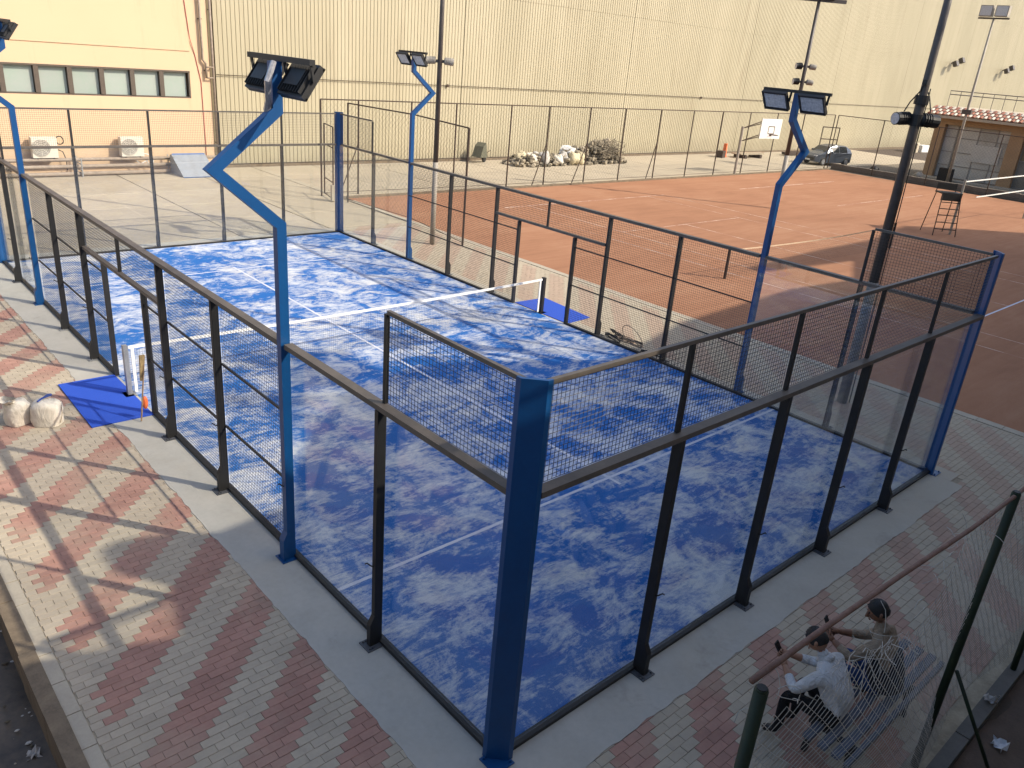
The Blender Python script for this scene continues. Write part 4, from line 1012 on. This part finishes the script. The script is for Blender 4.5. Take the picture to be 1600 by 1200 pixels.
SKIN_ = mat("skin", (0.30, 0.155, 0.095), .55, var=.1); SKIN2 = mat("tanned_skin", (0.20, 0.095, 0.055), .55, var=.1)
HAIR = mat("black_hair", (0.008, 0.007, 0.007), .5, var=.4, scale=60, bmp=.6)
def person(loc, label, J, shirt, legs, skin, shoe, held=True, rz=0.0, collar=None):
    """J: joint name -> (x, y, z). One skin-modifier body; faces take the material of the nearest limb"""
    t = thing("person", label, "person", loc, None, rz)
    seg = [("pelvis", "waist", 'S'), ("waist", "chest", 'S'), ("chest", "neck", 'S'), ("neck", "head0", 'K')]
    rad = {"pelvis": .150, "waist": .140, "chest": .155, "neck": .060, "head0": .062}
    for s_ in "LR":
        seg += [("chest", "sh" + s_, 'S'), ("sh" + s_, "el" + s_, 'S'), ("el" + s_, "cu" + s_, 'S'), ("cu" + s_, "wr" + s_, 'K'), ("pelvis", "hip" + s_, 'T'), ("hip" + s_, "kn" + s_, 'T'), ("kn" + s_, "an" + s_, 'T'), ("an" + s_, "to" + s_, 'B')]
        rad.update({"sh" + s_: .078, "el" + s_: .055, "cu" + s_: .047, "wr" + s_: .030, "hip" + s_: .098, "kn" + s_: .066, "an" + s_: .046, "to" + s_: .038})
        J["cu" + s_] = tuple(Vector(J["el" + s_]).lerp(Vector(J["wr" + s_]), .45))
    names = list(rad); idx = {n_: i for i, n_ in enumerate(names)}
    me = bpy.data.meshes.new("skeleton"); me.from_pydata([J[n_] for n_ in names], [(idx[a], idx[b]) for a, b, _ in seg], [])
    o = bpy.data.objects.new("skeleton", me); COL.objects.link(o)
    sk = o.modifiers.new("Skin", 'SKIN'); sk.use_smooth_shade = True
    o.modifiers.new("Sub", 'SUBSURF').levels = 2
    for n_ in names:
        sv = me.skin_vertices[0].data[idx[n_]]; r_ = rad[n_]
        sv.radius = (r_ * (1.18 if n_ in ("pelvis", "waist", "chest") else 1), r_); sv.use_root = n_ == "pelvis"
    dg = bpy.context.evaluated_depsgraph_get(); dg.update()
    ev = o.evaluated_get(dg); em = ev.to_mesh()
    mb = MB(); vs = [v.co.copy() for v in em.vertices]; fs = [tuple(p.vertices) for p in em.polygons]
    ev.to_mesh_clear(); bpy.data.objects.remove(o); bpy.data.meshes.remove(me)
    mi = {'S': 0, 'T': 1, 'K': 2, 'B': 3}; mb.add(vs, fs); mb.m = []
    def dseg(p, a, b):
        a, b = Vector(a), Vector(b); ab = b - a; k = max(0, min(1, (p - a).dot(ab) / max(1e-9, ab.length_squared))); return (p - a - ab * k).length
    for f_ in fs:
        c_ = sum((vs[i] for i in f_), Vector()) / len(f_)
        best = min(seg, key=lambda s3: dseg(c_, J[s3[0]], J[s3[1]]) - .5 * (rad[s3[0]] + rad[s3[1]]))
        mb.m.append(mi[best[2]])
    # head: skull, jaw, nose, brow, ears
    hc = Vector(J["head"]); face = Vector(J["face"]).normalized(); up = Vector(J.get("hup", (0, 0, 1))); up = (up - face * up.dot(face)).normalized(); sd = face.cross(up)
    def hv(f_, s3, u_): return hc + face * f_ + sd * s3 + up * u_
    def hmap(d):                                  # d in (face, side, up) axes
        k = 1.0
        if d.x > 0 and d.z < 0: k *= 1 + .05 * d.x * -d.z - .16 * abs(d.y) * -d.z
        if d.z < -.5: k *= 1 - .18 * (-d.z - .5)
        return k
    nu, nv = 18, 14; hvv = []; hf = []
    for j in range(nv + 1):
        th = math.pi * j / nv
        for i in range(nu):
            a = 2 * math.pi * i / nu; d = Vector((math.sin(th) * math.cos(a), math.sin(th) * math.sin(a), math.cos(th))); k = hmap(d)
            hvv.append(hv(d.x * .098 * k, d.y * .077 * k, d.z * .120 * k))
    for j in range(nv):
        for i in range(nu): hf.append((j * nu + i, (j + 1) * nu + i, (j + 1) * nu + (i + 1) % nu, j * nu + (i + 1) % nu))
    mb.add(hvv, hf, 2)
    mb.tube([hv(.092, 0, .018), hv(.108, 0, -.012), hv(.120, 0, -.030), hv(.098, 0, -.042)], [.009, .013, .017, .012], 7, 2)
    for s3 in (-1, 1): mb.sphere(hv(-.005, s3 * .079, -.01), (.020, .020, .032), 7, 5, 2); mb.sphere(hv(.086, s3 * .031, .014), .011, 7, 5, 4)
    mb.tube([hv(.092, -.024, -.066), hv(.098, 0, -.066), hv(.092, .024, -.066)], .0075, 5, 2)
    # hands: palm and five fingers curled round what is held
    for s_ in "LR":
        w = Vector(J["wr" + s_]); d = (w - Vector(J["el" + s_])).normalized(); inw = Vector(J["palm" + s_]).normalized(); inw = (inw - d * inw.dot(d)).normalized(); ac = d.cross(inw)
        mb.tube([w - d * .02, w + d * .03, w + d * .085], [.026, .036, .036], 9, 2)
        for q in range(4):
            b0 = w + d * .078 + ac * (q - 1.5) * .019; L = (.040, .046, .043, .034)[q]
            mb.tube([b0, b0 + d * L * .8 + inw * .012, b0 + d * L * 1.1 + inw * (.012 + L * .6), b0 + d * L * .7 + inw * (.012 + L * 1.1)], [.010, .0095, .009, .007], 6, 2)
        tb_ = w + d * .03 - ac * .030
        mb.tube([tb_, tb_ + d * .03 - ac * .018 + inw * .015, tb_ + d * .055 - ac * .006 + inw * .04], [.012, .011, .008], 6, 2)
    mb.build("body", [shirt, legs, skin, shoe, DARK], t, True)
    # hair cap
    hb = MB(); hvv = []; hf = []; nu, nv = 20, 9
    for j in range(nv + 1):
        th = R(4) + R(100) * j / nv
        for i in range(nu):
            a = 2 * math.pi * i / nu; ca = math.cos(a)
            th2 = th * (1 if ca < .2 else 1 - .42 * (ca - .2) / .8)
            k = 1.085 + .05 * math.sin(7 * a + 3 * j + math.sin(3 * a)) * (j / nv) + .035 * math.sin(13 * a - 5 * j)
            hvv.append(hv(math.sin(th2) * ca * .100 * k - .004, math.sin(th2) * math.sin(a) * .080 * k, math.cos(th2) * .124 * k))
    for j in range(nv):
        for i in range(nu): hf.append((j * nu + i, (j + 1) * nu + i, (j + 1) * nu + (i + 1) % nu, j * nu + (i + 1) % nu))
    hf.append(tuple(range(nu))); hb.add(hvv, hf); hb.build("hair", HAIR, t, True)
    # shirt hem and collar, laid over the body
    cb = MB(); nk = Vector(J["neck"]); ax = (Vector(J["head0"]) - Vector(J["chest"])).normalized()
    cb.tube([nk - ax * .035, nk + ax * .015, nk + ax * .02], [.090, .073, .064], 12); cb.build("collar", shirt, t, True)
    if collar:
        v_ = MB(); p0, p1, p2 = (Vector(J[n_]) for n_ in ("pelvis", "waist", "chest")); v_.tube([p0 - (p1 - p0) * .2, p0, p1, p2 - (p2 - p1) * .35], [.160, .185, .175, .172], 16); v_.build("vest", collar, t, True)
    return t
def cloth(name, col, folds=9.0):
    m, nt, b = new_mat(name); p = objpos(nt)
    w = noise(nt, folds, 4, 0.55, 2.2, mapped(nt, p, (1.0, 0.8, 0.55), (0.5, 0.2, 0.3)))
    nt.links.new(mixc(nt, w, tuple(c * .86 for c in col), tuple(min(1, c * 1.1) for c in col)), b.inputs["Base Color"])
    b.inputs["Roughness"].default_value = 0.9; b.inputs["Specular IOR Level"].default_value = 0.2
    bump(nt, b, w, 1.0, 0.05); MATS[name] = m; return m
SHW = cloth("white_shirt", (0.58, 0.59, 0.60)); BEI = cloth("beige_shirt", (0.30, 0.235, 0.17)); JEA = cloth("blue_jeans", (0.03, 0.06, 0.16), 14.0); PAN = cloth("black_trousers", (0.012, 0.012, 0.014), 12.0)
SHW = mat("white_shirt", (0.60, 0.62, 0.63), .85, var=.06, scale=9, bmp=.4); PAN = mat("black_trousers", (0.010, 0.010, 0.012), .8); SHO = mat("dark_shoe", (0.02, 0.016, 0.014), .5)
BEI = mat("beige_shirt", (0.30, 0.235, 0.17), .85, var=.12, scale=9, bmp=.4); JEA = mat("blue_jeans", (0.03, 0.06, 0.16), .85, var=.2, scale=12, bmp=.4); VES = mat("black_vest", (0.010, 0.011, 0.016), .8)
BX, BY = 2.62, -2.0
J1 = dict(pelvis=(0, -.03, .55), waist=(0, .03, .72), chest=(-.01, .17, .93), neck=(-.02, .27, 1.07), head0=(-.03, .32, 1.14), head=(-.045, .375, 1.215), face=(-.30, .80, -.52), hup=(0, .5, .86),
          shL=(-.20, .19, .98), elL=(-.30, .36, .74), wrL=(-.12, .58, .80), shR=(.18, .20, .98), elR=(.22, .42, .76), wrR=(.02, .62, .83), palmL=(.9, .1, .2), palmR=(-.9, .1, .2),
          hipL=(-.10, .02, .53), knL=(-.18, .46, .55), anL=(-.20, .46, .10), toL=(-.24, .60, .045), hipR=(.10, .02, .53), knR=(.14, .47, .54), anR=(.10, .44, .10), toR=(.10, .59, .045))
person((BX, BY, .0), "person in a white shirt and black trousers bent over a phone on the bench", J1, SHW, PAN, SKIN_, SHO)
J2 = dict(pelvis=(0, -.05, .56), waist=(0, -.02, .75), chest=(-.02, .06, 1.00), neck=(-.03, .12, 1.17), head0=(-.04, .15, 1.25), head=(-.06, .19, 1.34), face=(-.60, .72, -.34), hup=(0, .25, .96),
          shL=(-.20, .07, 1.05), elL=(-.28, .24, .82), wrL=(-.24, .48, .88), shR=(.18, .08, 1.05), elR=(.20, .32, .82), wrR=(-.08, .50, .89), palmL=(.9, .1, .3), palmR=(-.9, .1, .3),
          hipL=(-.10, .0, .53), knL=(-.16, .44, .55), anL=(-.16, .44, .10), toL=(-.18, .58, .045), hipR=(.10, .0, .53), knR=(.14, .45, .55), anR=(.14, .46, .10), toR=(.15, .60, .045))
person((BX + .78, BY - .04, .0), "person in a beige shirt and dark vest sitting upright further along the bench", J2, BEI, JEA, SKIN2, SHO, collar=VES)
def phone(loc, rz, rx_, label):
    t = thing("phone", label, "phone", loc); t.rotation_euler = (rx_, 0, rz)
    MB().box((0, 0, 0), (.078, .012, .155)).build("case", DARK, t); MB().box((0, -.0065, 0), (.068, .002, .14)).build("screen", mat("dark_screen", (0.01, 0.012, 0.015), .08), t)
phone((BX - .055, BY + .70, .88), R(10), R(-35), "black phone held in both hands by the person in white")
phone((BX + .62, BY + .55, .97), R(10), R(-30), "black phone held by the person in the beige shirt")

# chain link fence with rusty top pipe in front of the bench
FY = -2.62
cf = thing("torn_fence", "green post chain link fence with rusty top pipe and torn netting by the bench", "fence", (0, FY, 0))
for x, h in ((-.78, 3.30), (3.25, 3.12), (7.3, 3.1)):
    mb = MB(); mb.tube([(x, 0, -.05), (x, 0, h)], .038, 12); mb.tube([(x, 0, h - .005), (x, 0, h + .012)], .034, 12); p = mb.build("post", GREEN, cf, True)
    mb = MB(); mb.tube([(x, 0, h + .013), (x, 0, h + .02)], .028, 10); mb.build("post_mouth", DARK, p)
MB().tube([(3.27, -.05, 1.22), (3.62, -.62, .0)], .018, 8).build("brace", GREEN, cf, True)
MB().tube([(5.57, -.16, -.03), (5.60, -.14, .5), (5.75, -.1, 2.6)], .034, 9).build("leaning_post", GREEN, cf, True)
MB().tube([(-.9, .01, 3.42), (-.2, 0, 3.40), (.9, 0, 3.30), (2.2, 0, 3.16), (3.25, 0, 3.10), (5, 0, 3.06), (7.4, 0, 3.08)], .017, 9).build("top_pipe", RUST, cf, True)
NETW = mat("galvanised_net_wire", (0.44, 0.415, 0.37), .5, var=.3)
def nettop(x):
    pts = [(-.75, 3.05), (-.45, 2.98), (-.16, 2.88), (.2, 2.83), (.52, 2.84), (1.03, 2.72), (1.3, 2.66), (1.55, 2.45), (1.8, 2.95), (2.2, 3.05), (3.3, 3.06), (8, 3.04)]
    for (a, za), (b, zb) in zip(pts, pts[1:]):
        if x <= b: return za + (zb - za) * max(0, (x - a)) / (b - a)
    return 3.04
mb = MB(); cw, chh = .058, .058; rr = random.Random(11)
def npnt(i, j):                                  # zigzag chain link knots, sagging and bulging
    x = -.72 + i * cw; zt = nettop(x); z = .05 + j * chh
    if z > zt: return None
    return Vector((x + .02 * math.sin(z * 2.3 + x), .05 * math.sin(x * 1.7 + z) + .03 * math.sin(z * 4 + x * 3), z + .015 * math.sin(x * 5)))
for i in range(0, 125):
    for j in range(0, 54):
        if (i + j) % 2: continue
        p = npnt(i, j)
        if p is None: continue
        for di in (-1, 1):
            q = npnt(i + di, j + 1)
            if q is not None and i + di >= 0: mb.wire(p, q, .0025)
mb.build("netting", NETW, cf)
mb = MB()
for k in range(46):                              # torn ends and tangles hanging from the pipe
    x = rr.choice([rr.uniform(-.7, 1.6), rr.uniform(1.5, 2.4), rr.uniform(.4, 2.0)]); z = nettop(x) + rr.uniform(-.1, .06)
    p = Vector((x, rr.uniform(-.03, .05), z)); pts = [p]; d = Vector((rr.uniform(-1, 1), rr.uniform(-.4, .4), rr.uniform(-.7, .9))).normalized()
    for q in range(rr.randrange(3, 7)):
        d = (d + Vector((rr.uniform(-.8, .8), rr.uniform(-.4, .4), rr.uniform(-.8, .6)))).normalized(); pts.append(pts[-1] + d * rr.uniform(.03, .08))
    mb.tube(pts, .0026, 4)
mb.tube([(-.78, .03, 2.2), (-1.0, .1, 2.35), (-1.2, .16, 2.30), (-1.32, .12, 2.18)], .005, 5); mb.tube([(-.78, .03, 2.2), (-1.05, .05, 2.2), (-1.25, .2, 2.24)], .004, 5)
tag(mb.build("loose_wire", NETW, cf), kind="stuff")
kb = MB()
for k in range(22): kb.span((-4 + k * .8, -2.86, -.1), (-3.21 + k * .8, -2.72, .05 + rng.uniform(-.012, .012)))
structure("fence_kerb", kb, mat("dark_grey_kerb", (0.16, 0.15, 0.135), .9, scale=4, bmp=.4, col2=(0.10, 0.095, 0.085), world_coords=True))
g = MB(); nx, ny = 60, 22
for i in range(nx + 1):
    for j in range(ny + 1):
        x, y = -2.5 + i * .3, -2.87 - j * .18; g.v.append((x, y, -.03 + .03 * math.sin(x * 4 + y * 3) * math.cos(y * 5 - x) + rng.uniform(-.012, .012) - (.02 if j == 0 else 0)))
for i in range(nx):
    for j in range(ny): a = i * (ny + 1) + j; g.f.append((a, a + ny + 1, a + ny + 2, a + 1)); g.m.append(0)
structure("earth_bed", g, mat("reddish_earth", (0.15, 0.10, 0.07), .95, scale=5, bmp=.9, col2=(0.085, 0.058, 0.042), world_coords=True), smooth=True)
def scrap(loc, s_, m, label, seed):
    r6 = random.Random(seed); mb = MB(); vs = []; fs = []; n = 5
    for i in range(n):
        for j in range(n): vs.append(((i - 2) * s_ / 4 + r6.uniform(-.2, .2) * s_, (j - 2) * s_ / 4 + r6.uniform(-.2, .2) * s_, .01 + abs(r6.gauss(0, .35)) * s_))
    for i in range(n - 1):
        for j in range(n - 1): fs.append((i * n + j, (i + 1) * n + j, (i + 1) * n + j + 1, i * n + j + 1))
    mb.add(vs, fs); o = mb.build("litter", m, None, False, loc); tag(o, label, "litter", "scraps of litter", "thing"); return o
scrap((4.22, -3.08, -.01), .14, mat("crumpled_white_plastic", (0.6, 0.62, 0.66), .4), "crumpled white plastic scrap on the earth beside the fence brace", 1)
scrap((4.75, -2.80, .06), .11, mat("crumpled_grey_paper", (0.42, 0.40, 0.38), .7), "grey crumpled scrap on the kerb under the torn fence", 2)
scrap((-3.30, 3.05, lowz(-3.30, 3.05)), .12, mat("crumpled_grey_paper", (0.42, 0.40, 0.38)), "pale crumpled scrap in the sunken strip beyond the kerb", 3)
mb = MB(); r7 = random.Random(5)
for k in range(160):
    x, y = LOWX - .08 - abs(r7.gauss(0, .35)), r7.uniform(1.2, 6.0); s_ = r7.uniform(.006, .022)
    mb.sphere((x, y, lowz(x, y) + s_ * .4), (s_ * r7.uniform(.8, 2), s_, s_ * .6), 6, 4, r7.randrange(3))
tag(mb.build("debris", [mat("debris_tan", (0.36, 0.30, 0.22), .9), mat("debris_pale", (0.5, 0.48, 0.44), .8), RUB[2]]), kind="stuff")
o = MB().tube([(-3.55, 2.2, lowz(-3.5, 2.2) + .06), (-3.22, 2.45, lowz(-3.2, 2.5) + .05)], .035, 8).build("old_pipe", PIPEC); tag(o, "short length of old pipe lying in the sunken strip", "pipe", None, "thing")

t = thing("reflection_wall", "unseen pale wall added beyond the sunken strip for the side glass to reflect", "wall", (-8.5, 12, -.5))  # out of view, added as a bright surface for reflections in the side glass
MB().span((-.3, -13.5, 0), (0, 22, 4.6)).build("wall", mat("pale_render", (0.42, 0.38, 0.32), .9, scale=.6, world_coords=True), t)
MB().span((-.4, -13.6, 4.601), (.08, 22.1, 4.72)).build("coping", CONC, t)

# ------------------------------------------------------------------ building and tree behind the viewpoint that shade the near half
FYB = -4.5
sb = thing("shading_building", "pale building behind the viewpoint with a stepped roofline", "building", (0, FYB, 0))
SKY_ = [(-40, -0.5), (-40, 7.9), (3.07, 7.88), (3.99, 7.4), (5.17, 8.54), (5.17, 9.14), (5.32, 9.39), (5.62, 9.49), (5.97, 9.36), (6.37, 9.0), (7.5, 9.1), (8.68, 9.91), (10.21, 10.85), (11.96, 11.7), (13.53, 12.17), (14.74, 12.31), (15.58, 11.98), (16.25, 11.42), (16.74, 10.9), (17.47, 10.57), (21.67, 11.41), (28.47, 11.79), (31.37, 11.41), (36.17, 13.04), (30.82, 13.74), (31.07, 13.99), (37.07, 14.34), (41.47, 14.34), (47.87, 15.24), (49.07, 13.94), (50.47, 11.79), (58.17, 11.24), (58.17, -0.5)]
BWALL = mat("pale_render", (0.42, 0.38, 0.32), .9, scale=.6, world_coords=True)
mb = MB(); mb.prism(SKY_, 'y', -.35, 0); mb.build("facade", BWALL, sb)
for x0, x1, z in ((-40, 3.8, 6.6), (5.9, 17, 8.2), (17.1, 31, 9.9), (35.5, 58, 10.4)): MB().span((x0 + .01, -3.6, -.5), (x1 - .01, -.36, z)).build("block", BWALL, sb)
for zf in (1.0, 4.4):
    for k in range(28):
        x = -36 + k * 3.4; MB().span((x, .001, zf), (x + 1.5, .03, zf + 1.5)).build("window", mat("dark_window", (0.03, 0.035, 0.04), .1), sb)
MB().tube([(-14, -.1, 8.17), (4.6, -.1, 8.1)], .035, 6).build("roof_railing", RUSTY, sb)
for x in (-8, -2, 1.6, 3.4): MB().tube([(x, -.1, 7.6), (x, -.1, 8.12)], .03, 6).build("railing_post", RUSTY, sb)
t = thing("leafy_tree", "tall leafy tree beside the building behind the viewpoint", "tree", (16.7, -9.6, 0))
MB().tube([(0, 0, -.1), (.1, 0, 6), (0, .1, 12), (.2, 0, 15.8)], [.28, .22, .16, .06], 9).build("trunk", mat("bark", (0.09, 0.065, 0.045), .95, scale=8, bmp=.8), t, True)
mb = MB(); r8 = random.Random(21)
cl = [(Vector((r8.gauss(0, 2.1), r8.gauss(0, 1.0), 16.1 + r8.gauss(0, 1.0))), r8.uniform(.45, .95)) for _ in range(38)]
for c_, r_ in cl:
    for q in range(int(150 * r_)):
        d = Vector((r8.gauss(0, 1), r8.gauss(0, 1), r8.gauss(0, 1))).normalized() * r_ * r8.random() ** .5
        n_ = Vector((r8.gauss(0, 1), r8.gauss(0, 1), r8.gauss(0, 1) + .6)).normalized(); u_ = n_.orthogonal().normalized(); v_ = n_.cross(u_); s_ = r8.uniform(.07, .13)
        p = c_ + d; mb.add([p - u_ * s_, p - v_ * s_ * .5, p + u_ * s_, p + v_ * s_ * .5], [(0, 1, 2, 3)])
mb.build("crown", LEAF, t)
for k in range(9):
    c_ = cl[k * 4][0]; MB().tube([(0, 0, 12 + .2 * k), (c_.x * .5, c_.y * .5, (c_.z + 12.5) / 2 + .4), c_], [.09, .06, .02], 6).build("limb", mat("bark", (0.09, 0.065, 0.045)), t)
